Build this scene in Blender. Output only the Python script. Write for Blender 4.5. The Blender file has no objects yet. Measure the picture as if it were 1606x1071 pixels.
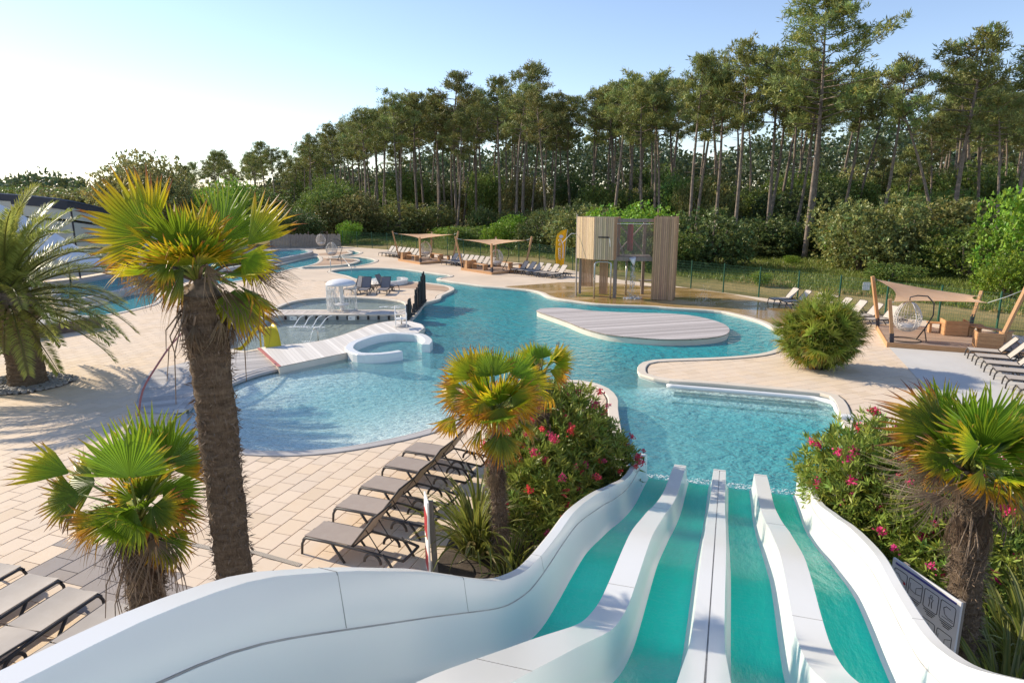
import bpy, math, random
import numpy as np
from mathutils import Vector, Matrix
from mathutils.geometry import delaunay_2d_cdt
R_ = math.radians
C = bpy.context.scene.collection
SC = bpy.context.scene

# ------------------------------------------------------------------ camera, sky, sun, exposure
CAM_H, FPX, TILT = 6.2, 1070.67, math.atan(235 / 1070.67)
cd = bpy.data.cameras.new('camera'); cam = bpy.data.objects.new('camera', cd); C.objects.link(cam)
cd.lens = 24; cd.sensor_width = 36; cd.clip_end = 6000; cd.clip_start = .05
cam.location = (0, 0, CAM_H); cam.rotation_euler = (R_(90) - TILT, 0, 0)
SC.camera = cam
SUN_ELEV = R_(29); SUN_AZ = math.atan2(-.906, .423)      # azimuth measured from +Y towards +X
w = bpy.data.worlds.new('World'); SC.world = w; w.use_nodes = True
nt = w.node_tree; bg = nt.nodes['Background']
sky = nt.nodes.new('ShaderNodeTexSky'); sky.sky_type = 'NISHITA'; sky.sun_disc = False
sky.sun_elevation = SUN_ELEV; sky.sun_rotation = SUN_AZ
sky.altitude = 0; sky.air_density = 1.0; sky.air_density = .92; sky.dust_density = .15; sky.ozone_density = 1.5
hs = nt.nodes.new('ShaderNodeHueSaturation'); hs.inputs['Saturation'].default_value = .92
mxs = nt.nodes.new('ShaderNodeMix'); mxs.data_type = 'RGBA'; mxs.blend_type = 'MULTIPLY'; mxs.inputs[0].default_value = 1; mxs.inputs[7].default_value = (.95, .95, 1.02, 1)
nt.links.new(sky.outputs[0], hs.inputs['Color']); nt.links.new(hs.outputs[0], mxs.inputs[6]); nt.links.new(mxs.outputs[2], bg.inputs[0]); bg.inputs[1].default_value = .135
sl = bpy.data.lights.new('sun', 'SUN'); so = bpy.data.objects.new('sun', sl); C.objects.link(so)
sl.energy = 4.1; sl.angle = R_(.5); sl.color = (1, .89, .71)
sd = Vector((math.sin(SUN_AZ) * math.cos(SUN_ELEV), math.cos(SUN_AZ) * math.cos(SUN_ELEV), math.sin(SUN_ELEV)))
so.rotation_euler = sd.to_track_quat('Z', 'Y').to_euler(); so.location = sd * 60
SC.view_settings.view_transform = 'Standard'; SC.view_settings.look = 'None'
SC.view_settings.exposure = 0.58; SC.view_settings.gamma = 1

# ------------------------------------------------------------------ helpers
def ray(px, py):
    a = (px - 803) / FPX; b = (py - 535.5) / FPX
    return Vector((a, math.cos(TILT) - b * math.sin(TILT), -math.sin(TILT) - b * math.cos(TILT)))
def G(px, py, z=0.):
    d = ray(px, py); t = (z - CAM_H) / d.z
    return Vector((d.x * t, d.y * t))
def AT(px, py, Y):
    d = ray(px, py); t = Y / d.y
    return Vector((d.x * t, Y, CAM_H + d.z * t))
def link(o):
    C.objects.link(o); return o
def thing(name, label, cat, loc=(0, 0, 0), rz=0., group=None, scale=None):
    o = bpy.data.objects.new(name, None); link(o); o.location = loc; o.rotation_euler = (0, 0, rz)
    o.empty_display_size = .2
    if scale: o.scale = scale
    o['label'] = label; o['category'] = cat
    if group: o['group'] = group
    return o
def tag(o, label, cat, group=None):
    o['label'] = label; o['category'] = cat
    if group: o['group'] = group
    return o
def obj(name, me, m=None, parent=None, loc=None, rot=None, scale=None, kind=None):
    o = bpy.data.objects.new(name, me); link(o)
    if m is not None and len(me.materials) == 0: me.materials.append(m)
    if parent is not None: o.parent = parent
    if loc is not None: o.location = loc
    if rot is not None: o.rotation_euler = rot
    if scale is not None: o.scale = scale if hasattr(scale, '__len__') else (scale,) * 3
    if kind: o['kind'] = kind
    return o
def structure(o): o['kind'] = 'structure'; return o
def dup(src, loc, rz, label, group=None, scale=None, extra=None):
    r = src.copy(); link(r); r.location = loc; r.rotation_euler = (0, 0, rz); r['label'] = label
    if group: r['group'] = group
    if scale: r.scale = (scale,) * 3 if not hasattr(scale, '__len__') else scale
    for ch in list(src.children):
        c = ch.copy(); link(c); c.parent = r
        for g in list(ch.children):
            d = g.copy(); link(d); d.parent = c
    return r

class MB:
    def __init__(s): s.v = []; s.f = []; s.sm = []
    def add(s, V, F, smooth=False):
        o = len(s.v); s.v += [tuple(p) for p in V]
        for f in F: s.f.append(tuple(i + o for i in f)); s.sm.append(smooth)
    def box(s, c, size, rz=0., bev=0.):
        x, y, z = size[0] / 2, size[1] / 2, size[2] / 2
        ca, sa = math.cos(rz), math.sin(rz); V = []
        def P(a, b, h): V.append((c[0] + a * ca - b * sa, c[1] + a * sa + b * ca, c[2] + h))
        if bev <= 0:
            for h in (-z, z):
                for a, b in ((-x, -y), (x, -y), (x, y), (-x, y)): P(a, b, h)
            s.add(V, [(3, 2, 1, 0), (4, 5, 6, 7), (0, 1, 5, 4), (1, 2, 6, 5), (2, 3, 7, 6), (3, 0, 4, 7)])
        else:
            e = bev
            for h, q in ((-z, 0), (z - e, 0), (z, e)):
                for a, b in ((-x + q, -y + q), (x - q, -y + q), (x - q, y - q), (-x + q, y - q)): P(a, b, h)
            F = [(3, 2, 1, 0), (8, 9, 10, 11)]
            for k in (0, 4): F += [(k, k + 1, k + 5, k + 4), (k + 1, k + 2, k + 6, k + 5), (k + 2, k + 3, k + 7, k + 6), (k + 3, k, k + 4, k + 7)]
            s.add(V, F)
    def beam(s, p, q, wd, ht, up=(0, 0, 1)):
        p = Vector(p); q = Vector(q); d = (q - p).normalized(); u = Vector(up)
        if abs(d.dot(u)) > .98: u = Vector((0, 1, 0))
        sx = d.cross(u).normalized(); uy = sx.cross(d)
        V = []
        for e in (p, q):
            for a, b in ((-1, -1), (1, -1), (1, 1), (-1, 1)): V.append(e + sx * a * wd / 2 + uy * b * ht / 2)
        s.add(V, [(3, 2, 1, 0), (4, 5, 6, 7), (0, 1, 5, 4), (1, 2, 6, 5), (2, 3, 7, 6), (3, 0, 4, 7)])
    def tube(s, pts, rad, n=8, cap=True, closed=False, sm=True):
        pts = [Vector(p) for p in pts]; N = len(pts)
        if not hasattr(rad, '__len__'): rad = [rad] * N
        V = []; up = None
        for i, p in enumerate(pts):
            if closed: d = pts[(i + 1) % N] - pts[i - 1]
            else: d = pts[min(i + 1, N - 1)] - pts[max(i - 1, 0)]
            if d.length < 1e-9: d = Vector((0, 0, 1))
            d.normalize()
            if up is None: up = Vector((0, 0, 1)) if abs(d.z) < .9 else Vector((1, 0, 0))
            a = up - d * up.dot(d)
            if a.length < 1e-6: a = d.orthogonal()
            a.normalize(); up = a; b = d.cross(a)
            for k in range(n):
                t = 2 * math.pi * k / n; V.append(p + (a * math.cos(t) + b * math.sin(t)) * rad[i])
        F = []
        for i in range(N if closed else N - 1):
            j = (i + 1) % N
            for k in range(n): F.append((i * n + k, i * n + (k + 1) % n, j * n + (k + 1) % n, j * n + k))
        s.add(V, F, sm)
        if cap and not closed:
            o = len(s.v) - len(V)
            s.f.append(tuple(o + k for k in range(n))[::-1]); s.sm.append(False)
            s.f.append(tuple(o + (N - 1) * n + k for k in range(n))); s.sm.append(False)
    def lathe(s, prof, n=24, c=(0, 0, 0), sm=True):
        V = []; F = []
        for r, z in prof:
            for k in range(n):
                t = 2 * math.pi * k / n; V.append((c[0] + r * math.cos(t), c[1] + r * math.sin(t), c[2] + z))
        for i in range(len(prof) - 1):
            for k in range(n): F.append((i * n + k, i * n + (k + 1) % n, (i + 1) * n + (k + 1) % n, (i + 1) * n + k))
        s.add(V, F, sm)
    def prism(s, poly, z0, z1, sm=False):
        n = len(poly); V = [(p[0], p[1], z0) for p in poly] + [(p[0], p[1], z1) for p in poly]
        s.add(V, [tuple(range(n, 2 * n)), tuple(range(n))[::-1]]); s.add(V, [(i, (i + 1) % n, n + (i + 1) % n, n + i) for i in range(n)], sm)
    def strip(s, A, B, sm=True):       # quads between two polylines
        n = len(A); s.add(list(A) + list(B), [(i, i + 1, n + i + 1, n + i) for i in range(n - 1)], sm)
    def grid(s, rows, sm=True, closed=False):
        n = len(rows[0]); V = [p for r in rows for p in r]; F = []
        for i in range(len(rows) - 1):
            for k in range(n if closed else n - 1): F.append((i * n + k, i * n + (k + 1) % n, (i + 1) * n + (k + 1) % n, (i + 1) * n + k))
        s.add(V, F, sm)
    def mesh(s, name='mesh'):
        me = bpy.data.meshes.new(name); me.from_pydata(s.v, [], s.f)
        me.polygons.foreach_set('use_smooth', s.sm); me.update(); return me

def np_mesh(name, V, F, col=None, smooth=False):
    V = np.asarray(V, np.float32); F = np.asarray(F, np.int32); m, k = F.shape
    me = bpy.data.meshes.new(name)
    me.vertices.add(len(V)); me.vertices.foreach_set('co', V.ravel())
    me.loops.add(m * k); me.loops.foreach_set('vertex_index', F.ravel())
    me.polygons.add(m); me.polygons.foreach_set('loop_start', np.arange(0, m * k, k, dtype=np.int32))
    me.polygons.foreach_set('loop_total', np.full(m, k, np.int32))
    me.polygons.foreach_set('use_smooth', np.full(m, smooth))
    me.update(calc_edges=True)
    if col is not None:
        a = me.color_attributes.new('Col', 'FLOAT_COLOR', 'POINT')
        c4 = np.ones((len(V), 4), np.float32); c4[:, :3] = col; a.data.foreach_set('color', c4.ravel())
    return me

# ------------------------------------------------------------------ materials
class NT:
    def __init__(s, name):
        s.m = bpy.data.materials.new(name); s.m.use_nodes = True; s.t = s.m.node_tree
        s.b = s.t.nodes['Principled BSDF']; s.out = s.t.nodes['Material Output']
    def n(s, typ, **kw):
        nd = s.t.nodes.new(typ)
        for k, v in kw.items(): setattr(nd, k, v)
        return nd
    def l(s, a, b): s.t.links.new(a, b)
    def coord(s, kind='Object'):
        return s.n('ShaderNodeTexCoord').outputs[kind]
    def pos(s): return s.n('ShaderNodeNewGeometry').outputs['Position']
    def mapping(s, src, scale=(1, 1, 1), rot=(0, 0, 0), loc=(0, 0, 0)):
        m = s.n('ShaderNodeMapping'); m.inputs['Scale'].default_value = scale; m.inputs['Rotation'].default_value = rot; m.inputs['Location'].default_value = loc
        s.l(src, m.inputs['Vector']); return m.outputs[0]
    def noise(s, src, scale, detail=4, rough=.6):
        nz = s.n('ShaderNodeTexNoise'); nz.inputs['Scale'].default_value = scale; nz.inputs['Detail'].default_value = detail; nz.inputs['Roughness'].default_value = rough
        s.l(src, nz.inputs['Vector']); return nz.outputs['Fac']
    def ramp(s, fac, stops):
        r = s.n('ShaderNodeValToRGB'); e = r.color_ramp.elements
        while len(e) < len(stops): e.new(.5)
        for i, (p, c) in enumerate(stops): e[i].position = p; e[i].color = (*c, 1) if len(c) == 3 else c
        s.l(fac, r.inputs[0]); return r.outputs[0]
    def mix(s, fac, a, b, mode='MIX'):
        m = s.n('ShaderNodeMix', data_type='RGBA', blend_type=mode)
        for sock, v in ((m.inputs[0], fac), (m.inputs[6], a), (m.inputs[7], b)):
            if isinstance(v, (int, float)): sock.default_value = v
            elif isinstance(v, tuple): sock.default_value = (*v, 1)
            else: s.l(v, sock)
        return m.outputs[2]
    def math(s, op, a, b=None):
        m = s.n('ShaderNodeMath', operation=op)
        for i, v in enumerate((a, b)):
            if v is None: continue
            if isinstance(v, (int, float)): m.inputs[i].default_value = v
            else: s.l(v, m.inputs[i])
        return m.outputs[0]
    def bump(s, h, strength=.3, dist=.02):
        b = s.n('ShaderNodeBump'); b.inputs['Strength'].default_value = strength; b.inputs['Distance'].default_value = dist
        s.l(h, b.inputs['Height']); return b.outputs[0]
    def base(s, c): 
        if isinstance(c, tuple): s.b.inputs['Base Color'].default_value = (*c, 1)
        else: s.l(c, s.b.inputs['Base Color'])

def M_plain(name, col, rough=.6, var=.15, nscale=3., bump=.0, bscale=40., spec=.5, metal=0., coord='Object', rnd=0.):
    t = NT(name); co = t.coord(coord)
    nz = t.noise(co, nscale)
    c = t.ramp(nz, [(.3, tuple(max(0, x * (1 - var)) for x in col)), (.7, tuple(min(1, x * (1 + var)) for x in col))])
    if rnd:
        oi = t.n('ShaderNodeObjectInfo'); mr = t.n('ShaderNodeMapRange'); t.l(oi.outputs['Random'], mr.inputs[0])
        mr.inputs[3].default_value = 1 - rnd; mr.inputs[4].default_value = 1 + rnd
        hsv = t.n('ShaderNodeHueSaturation'); t.l(mr.outputs[0], hsv.inputs['Value']); t.l(c, hsv.inputs['Color']); c = hsv.outputs[0]
    t.base(c); t.b.inputs['Roughness'].default_value = rough; t.b.inputs['Metallic'].default_value = metal
    t.b.inputs['Specular IOR Level'].default_value = spec
    if bump: t.l(t.bump(t.noise(co, bscale, 5), bump), t.b.inputs['Normal'])
    return t.m

def M_leaf(name, colA, colB, trans=.35, rough=.5, useattr=True, rnd=.15, nscale=1.5, hue=.02):
    t = NT(name); co = t.coord('Object')
    if useattr:
        at = t.n('ShaderNodeAttribute', attribute_name='Col'); c0 = at.outputs['Color']
        c = t.mix(1., c0, colA, 'MULTIPLY')
    else: c = t.ramp(t.noise(co, nscale), [(.35, colA), (.65, colB)])
    oi = t.n('ShaderNodeObjectInfo'); hsv = t.n('ShaderNodeHueSaturation')
    mr = t.n('ShaderNodeMapRange'); t.l(oi.outputs['Random'], mr.inputs[0]); mr.inputs[3].default_value = 1 - rnd; mr.inputs[4].default_value = 1 + rnd
    t.l(mr.outputs[0], hsv.inputs['Value']); mh = t.n('ShaderNodeMapRange'); t.l(oi.outputs['Random'], mh.inputs[0]); mh.inputs[3].default_value = .5 - hue; mh.inputs[4].default_value = .5 + hue
    t.l(mh.outputs[0], hsv.inputs['Hue']); t.l(c, hsv.inputs['Color']); c = hsv.outputs[0]
    t.base(c); t.b.inputs['Roughness'].default_value = rough; t.b.inputs['Specular IOR Level'].default_value = .35
    tr = t.n('ShaderNodeBsdfTranslucent'); t.l(c, tr.inputs[0])
    ad = t.n('ShaderNodeMixShader'); ad.inputs[0].default_value = trans
    t.l(t.b.outputs[0], ad.inputs[1]); t.l(tr.outputs[0], ad.inputs[2]); t.l(ad.outputs[0], t.out.inputs['Surface'])
    return t.m

def M_wood(name, c1, c2, scale=(1, 12, 1), rough=.7, coord='Object', plank=None, rot=0., gap=(.12, .1, .09), bump=.25, rnd=0.):
    t = NT(name); co = t.coord(coord) if coord != 'pos' else t.pos()
    mp = t.mapping(co, scale, (0, 0, rot))
    nz = t.noise(mp, 2.2, 6, .65); c = t.ramp(nz, [(.25, c1), (.75, c2)])
    h = nz
    if plank:
        mq = t.mapping(co, (1, 1, 1), (0, 0, rot))
        sx = t.n('ShaderNodeSeparateXYZ'); t.l(mq, sx.inputs[0])
        q = t.math('DIVIDE', sx.outputs[1], plank); fl = t.math('FLOOR', q); fr = t.math('FRACT', q)
        wn = t.n('ShaderNodeTexWhiteNoise', noise_dimensions='1D'); t.l(fl, wn.inputs['W'])
        c = t.mix(.55, c, t.mix(wn.outputs['Value'], tuple(x * .72 for x in c1), tuple(min(1, x * 1.15) for x in c2)))
        ed = t.math('GREATER_THAN', t.math('ABSOLUTE', t.math('SUBTRACT', fr, .5)), .455)
        c = t.mix(ed, c, gap); h = t.math('SUBTRACT', t.math('MULTIPLY', nz, .3), ed)
    if rnd:
        oi = t.n('ShaderNodeObjectInfo'); mr = t.n('ShaderNodeMapRange'); t.l(oi.outputs['Random'], mr.inputs[0])
        mr.inputs[3].default_value = 1 - rnd; mr.inputs[4].default_value = 1 + rnd
        hsv = t.n('ShaderNodeHueSaturation'); t.l(mr.outputs[0], hsv.inputs['Value']); t.l(c, hsv.inputs['Color']); c = hsv.outputs[0]
    t.base(c); t.b.inputs['Roughness'].default_value = rough; t.b.inputs['Specular IOR Level'].default_value = .3
    t.l(t.bump(h, bump, .01), t.b.inputs['Normal']); return t.m

def mat_paver(name, c, sat=1.):
    t = NT(name); ps = t.pos()
    big = t.noise(ps, .35, 4); fine = t.noise(ps, 60, 3); mid = t.noise(ps, 3.0, 5)
    oi = t.n('ShaderNodeObjectInfo')
    at = t.n('ShaderNodeAttribute', attribute_name='Col')
    c0 = t.mix(1., at.outputs['Color'], c, 'MULTIPLY')
    c1 = t.mix(t.math('MULTIPLY', big, .5), c0, tuple(x * .82 for x in c))
    st = t.ramp(mid, [(.56, (0, 0, 0)), (.74, (1, 1, 1))])
    c2 = t.mix(t.math('MULTIPLY', st, .3), c1, (c[0] * .8, c[1] * .72, c[2] * .55))
    c3 = t.mix(.12, c2, t.ramp(fine, [(.3, tuple(x * .6 for x in c)), (.7, tuple(min(1, x * 1.2) for x in c))]))
    t.base(c3); t.b.inputs['Roughness'].default_value = .75; t.b.inputs['Specular IOR Level'].default_value = .3
    t.l(t.bump(fine, .25, .004), t.b.inputs['Normal']); return t.m

def mat_water(name='pool_water', scale=1., deep=(.025, .40, .44), shal=(.28, .60, .63), k=.62, tint=(.30, .80, .84)):
    """Water sheet: the mesh carries the water's own depth; deeper water scatters more and shows less of its floor."""
    t = NT(name); ps = t.pos(); d = t.n('ShaderNodeAttribute', attribute_name='Depth').outputs['Fac']
    n1 = t.noise(t.mapping(ps, (1.5 * scale, 2.1 * scale, 1)), 1.5, 3, .55)
    n2 = t.noise(t.mapping(ps, (1 * scale, 1.3 * scale, 1), (0, 0, .6)), 4.6, 4, .62)
    n3 = t.noise(ps, .22, 3)
    h = t.math('ADD', t.math('MULTIPLY', n1, .8), t.math('MULTIPLY', n2, .5))
    h = t.math('MULTIPLY', h, t.math('ADD', t.math('MULTIPLY', n3, 1.6), -.05))
    def bmp(dist):
        bn = t.n('ShaderNodeBump'); bn.inputs['Strength'].default_value = 1; bn.inputs['Distance'].default_value = dist; t.l(h, bn.inputs['Height']); return bn.outputs[0]
    b1 = bmp(.10); b2 = bmp(.25)
    dp = t.n('ShaderNodeVectorMath', operation='DOT_PRODUCT'); t.l(b1, dp.inputs[0]); t.l(t.n('ShaderNodeNewGeometry').outputs['Incoming'], dp.inputs[1])
    q = t.math('SUBTRACT', 1., t.math('MINIMUM', t.math('ABSOLUTE', dp.outputs['Value']), 1.))
    frs = t.math('ADD', .02, t.math('MULTIPLY', .85, t.math('POWER', q, 5.)))      # Schlick reflectance of water, the same from both sides
    gl = t.n('ShaderNodeBsdfGlossy'); gl.inputs['Roughness'].default_value = .07; t.l(b1, gl.inputs['Normal'])
    tr = t.n('ShaderNodeBsdfTransparent'); dc = t.math('MINIMUM', t.math('MULTIPLY', d, .8), 1.); t.l(t.mix(dc, (.97, 1, 1), tint), tr.inputs[0])
    df = t.n('ShaderNodeBsdfDiffuse'); t.l(t.mix(dc, shal, deep), df.inputs[0]); t.l(b2, df.inputs['Normal'])
    m0 = t.n('ShaderNodeMixShader'); t.l(t.math('MINIMUM', t.math('ADD', .08, t.math('MULTIPLY', d, k)), .86), m0.inputs[0]); t.l(tr.outputs[0], m0.inputs[1]); t.l(df.outputs[0], m0.inputs[2])
    mx = t.n('ShaderNodeMixShader'); t.l(frs, mx.inputs[0]); t.l(m0.outputs[0], mx.inputs[1]); t.l(gl.outputs[0], mx.inputs[2]); t.l(mx.outputs[0], t.out.inputs['Surface'])
    return t.m
def depth_attr(me, f):
    a = me.attributes.new('Depth', 'FLOAT', 'POINT'); a.data.foreach_set('value', [f(v.co) for v in me.vertices])
def mat_poolfloor(name, c, beach=False):
    t = NT(name); ps = t.pos(); nz = t.noise(ps, .7, 4); fine = t.noise(ps, 14, 3)
    cc = t.ramp(nz, [(.3, tuple(x * .88 for x in c)), (.7, c)])
    cc = t.mix(.25, cc, t.ramp(fine, [(.35, tuple(x * .6 for x in c)), (.65, tuple(min(1, x * 1.25) for x in c))]))
    if beach:      # pale sand finish on the shallow beach entry
        sx = t.n('ShaderNodeSeparateXYZ'); t.l(ps, sx.inputs[0]); mr = t.n('ShaderNodeMapRange'); t.l(sx.outputs[2], mr.inputs[0]); mr.inputs[1].default_value = -1.1; mr.inputs[2].default_value = -.35
        cc = t.mix(mr.outputs[0], cc, t.ramp(fine, [(.35, (.50, .56, .57)), (.65, (.95, .93, .88))]))
    t.base(cc); t.b.inputs['Roughness'].default_value = .8
    t.l(t.bump(t.noise(t.mapping(ps, (1, 1.4, 1)), 3.2, 3, .6), 1., .16), t.b.inputs['Normal']); return t.m

MAT = {}
MAT['paver'] = mat_paver('cream_paver', (.80, .635, .475))
MAT['deckbase'] = M_plain('paver_joint_mortar', (.36, .285, .215), .9, .2, 2., coord='Object')
MAT['concrete'] = M_plain('cream_concrete', (.70, .56, .42), .75, .1, .35, .15, 30)
MAT['coping'] = M_plain('pale_coping_stone', (.72, .62, .50), .6, .08, .8, .1, 30)
MAT['greycoping'] = M_plain('grey_curb', (.46, .43, .41), .6, .08, .8, .1, 30)
MAT['lightpad'] = M_plain('light_grey_concrete', (.60, .57, .53), .8, .06, .5, .1, 40)
MAT['ramp'] = mat_paver('grey_ramp_paver', (.36, .31, .28))
MAT['water'] = mat_water()
MAT['watershallow'] = mat_water('shallow_pool_water', 1.6, shal=(.40, .48, .46), deep=(.16, .34, .36), k=.5)
MAT['floor'] = mat_poolfloor('pool_liner', (.50, .62, .62), True)
MAT['floorsand'] = mat_poolfloor('sandy_pool_liner', (.42, .40, .34))
MAT['poolwall'] = M_plain('pool_wall_liner', (.50, .50, .46), .6, .08, .8)
MAT['white'] = M_plain('white_gelcoat', (.80, .79, .765), .24, .02, .8, spec=.5)
MAT['whitetop'] = M_plain('white_gelcoat_top', (.78, .75, .73), .35, .02, 1.)
MAT['whitepaint'] = M_plain('white_paint', (.80, .78, .75), .4, .04, 2.)
MAT['darkgap'] = M_plain('dark_joint', (.05, .045, .04), .8)
MAT['seamgrey'] = M_plain('grey_sealant', (.40, .38, .35), .7, .3, 3)
MAT['sling'] = M_leaf('taupe_sling', (.47, .385, .33), (.50, .42, .36), .22, .7, False, .05, 5, 0)
MAT['slinglight'] = M_leaf('beige_sling', (.56, .49, .42), (.60, .53, .46), .18, .7, False, .05, 5, 0)
MAT['slinggrey'] = M_plain('slate_sling', (.20, .19, .20), .7, .05, 5)
MAT['frame'] = M_plain('dark_resin', (.055, .048, .045), .45, .1, 5, spec=.4)
MAT['bark'] = M_plain('pine_bark', (.23, .175, .135), .9, .45, 2.5, .8, 12, rnd=.2)
def mat_palmbark():
    t = NT('palm_fibre'); co = t.coord('Object'); a = t.noise(t.mapping(co, (3, 3, 13)), 1.6, 6, .7); f = t.noise(t.mapping(co, (18, 18, 5)), 3., 4, .7)
    c = t.ramp(a, [(.30, (.055, .035, .022)), (.48, (.15, .10, .065)), (.68, (.30, .22, .15))])
    c = t.mix(.4, c, t.ramp(f, [(.3, (.05, .035, .025)), (.7, (.34, .25, .17))]))
    t.base(c); t.b.inputs['Roughness'].default_value = .95; t.b.inputs['Specular IOR Level'].default_value = .15
    t.l(t.bump(t.math('ADD', a, t.math('MULTIPLY', f, .5)), 1., .05), t.b.inputs['Normal']); return t.m
MAT['palmbark'] = mat_palmbark()
MAT['fibre'] = M_plain('loose_palm_fibre', (.21, .15, .105), .95, .5, 12)
MAT['soil'] = M_plain('planting_soil', (.075, .055, .04), .95, .4, 3, .6, 25)
MAT['timber'] = M_wood('golden_timber', (.42, .22, .10), (.58, .34, .17), (2, 14, 14), rnd=.1)
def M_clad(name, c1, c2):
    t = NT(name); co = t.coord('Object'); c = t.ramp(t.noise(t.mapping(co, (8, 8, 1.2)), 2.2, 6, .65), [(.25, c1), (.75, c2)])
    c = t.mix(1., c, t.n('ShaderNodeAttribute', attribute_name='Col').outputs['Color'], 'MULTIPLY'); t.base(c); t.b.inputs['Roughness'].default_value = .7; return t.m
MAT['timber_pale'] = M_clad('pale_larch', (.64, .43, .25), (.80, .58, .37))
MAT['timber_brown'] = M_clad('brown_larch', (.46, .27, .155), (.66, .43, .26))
MAT['deck_white'] = M_wood('bleached_decking', (.74, .68, .62), (.82, .77, .71), (1.5, 20, 1), coord='pos', plank=.145, rot=R_(62), gap=(.56, .51, .46), bump=.08)
MAT['deck_grey'] = M_wood('weathered_island_decking', (.40, .35, .33), (.66, .60, .57), (.8, 16, 1), coord='pos', plank=.145, rot=R_(-17), gap=(.2, .17, .16))
MAT['deck_terrace'] = M_wood('terrace_decking', (.52, .45, .39), (.70, .62, .56), (1, 16, 1), coord='pos', plank=.16, rot=R_(90), gap=(.3, .26, .23))
MAT['deck_walk'] = M_wood('walkway_decking', (.40, .37, .36), (.60, .56, .53), (1, 16, 1), coord='pos', plank=.14, rot=R_(-20), gap=(.2, .18, .17))
MAT['deck_orange'] = M_wood('warm_decking', (.46, .30, .19), (.60, .42, .29), (1, 16, 1), coord='pos', plank=.3, rot=R_(10), gap=(.35, .24, .16))
MAT['deck_brown'] = M_wood('gazebo_decking', (.32, .225, .165), (.46, .34, .26), (1, 14, 1), coord='Object', plank=.14, rot=0, gap=(.16, .11, .08))
MAT['green'] = M_plain('green_powder_coat', (.02, .10, .055), .5, .1, 4)
MAT['steel'] = M_plain('brushed_steel', (.55, .54, .52), .35, .05, 8, metal=.8)
MAT['blackwood'] = M_plain('charred_slats', (.035, .032, .03), .8, .3, 6, .3, 30)
MAT['greywood'] = M_wood('grey_timber', (.22, .18, .15), (.36, .31, .26), (8, 8, 1.2), rnd=.15)
MAT['sail'] = M_leaf('sail_cloth', (.86, .64, .42), (.90, .69, .48), .5, .8, False, .02, 1.2, 0)
MAT['yellow'] = M_plain('yellow_plastic', (.72, .55, .02), .35, .04, 3)
MAT['wicker'] = M_plain('pale_rattan', (.62, .57, .52), .6, .08, 9)
MAT['cushion'] = M_plain('cushion_fabric', (.55, .52, .50), .85, .06, 5)
MAT['red'] = M_plain('red_paint', (.45, .03, .04), .4, .05, 4)
MAT['redtrim'] = M_plain('faded_red_edging', (.50, .16, .13), .6, .1, 4)
MAT['foam'] = M_leaf('falling_water', (.9, .93, .95), (.95, .96, .97), .3, .3, False, 0, 3, 0)
MAT['brownwall'] = M_plain('weathered_brown_wall', (.16, .11, .08), .85, .35, 2, .4, 20)
MAT['pebble'] = M_plain('grey_pebble', (.42, .39, .37), .7, .1, 4, rnd=.35)
MAT['glassy'] = M_plain('milky_glazing', (.50, .48, .42), .25, .1, .3, rnd=.08)
MAT['darksteel'] = M_plain('dark_steel_beam', (.035, .035, .05), .5, .1, 1)
MAT['canopy'] = M_plain('white_roof_membrane', (.74, .74, .76), .6, .04, .3)
MAT['banner'] = M_leaf('banner_cloth', (.80, .50, .02), (.84, .55, .03), .35, .7, False, 0, 1, 0)
MAT['print_white'] = M_plain('white_print', (.8, .78, .72), .6, .02)
MAT['print_navy'] = M_plain('navy_print', (.07, .06, .25), .6, .02)
MAT['print_black'] = M_plain('black_print', (.04, .04, .045), .6, .02)
MAT['print_grey'] = M_plain('grey_print', (.62, .61, .62), .5, .02)
MAT['needle'] = M_leaf('pine_needles', (.95, 1, .95), (1, 1, 1), .22, .55, True, .22, hue=.018)
MAT['leaf'] = M_leaf('broad_leaves', (1, 1, 1), (1, 1, 1), .3, .45, True, .15, hue=.015)
MAT['palmleaf'] = M_leaf('palm_blade', (1, 1, 1), (1, 1, 1), .42, .38, True, .12, hue=.012)
MAT['flower'] = M_leaf('pink_petals', (1, 1, 1), (1, 1, 1), .3, .6, True, .2, hue=.02)
def mat_teal():
    t = NT('teal_slide_surface'); ps = t.pos()
    mp = t.mapping(ps, (1, 1, 1), (0, 0, R_(18)))
    nz = t.noise(t.mapping(mp, (5, 1.2, 1)), 2.4, 5, .6); big = t.noise(ps, .9, 3)
    c = t.ramp(big, [(.3, (.0, .62, .45)), (.7, (.0, .70, .51))])
    vein = t.ramp(t.noise(t.mapping(mp, (1.2, 3.2, 1), (0, 0, .5)), 2.2, 7, .7), [(.495, (0, 0, 0)), (.51, (1, 1, 1)), (.525, (0, 0, 0))])
    c = t.mix(t.math('MULTIPLY', vein, .12), c, (.3, .75, .68))
    t.base(c); t.b.inputs['Roughness'].default_value = .22; t.b.inputs['Specular IOR Level'].default_value = .18
    t.l(t.bump(nz, .45, .03), t.b.inputs['Normal']); return t.m
MAT['teal'] = mat_teal()
def mat_wetpad():
    t = NT('ochre_wet_splash_pad'); ps = t.pos(); nz = t.noise(t.mapping(ps, (.7, 1.2, 1)), .35, 5, .6); n2 = t.noise(ps, 2.2, 4)
    c = t.ramp(nz, [(.36, (.30, .17, .045)), (.52, (.42, .26, .09)), (.66, (.56, .41, .24))])
    c = t.mix(.15, c, t.ramp(n2, [(.3, (.16, .1, .04)), (.7, (.5, .38, .22))]))
    t.base(c); t.l(t.ramp(nz, [(.42, (.11,) * 3), (.62, (.5,) * 3)]), t.b.inputs['Roughness'])
    t.l(t.bump(t.noise(ps, 9, 3), .08, .01), t.b.inputs['Normal']); return t.m
MAT['wetpad'] = mat_wetpad()
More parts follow.
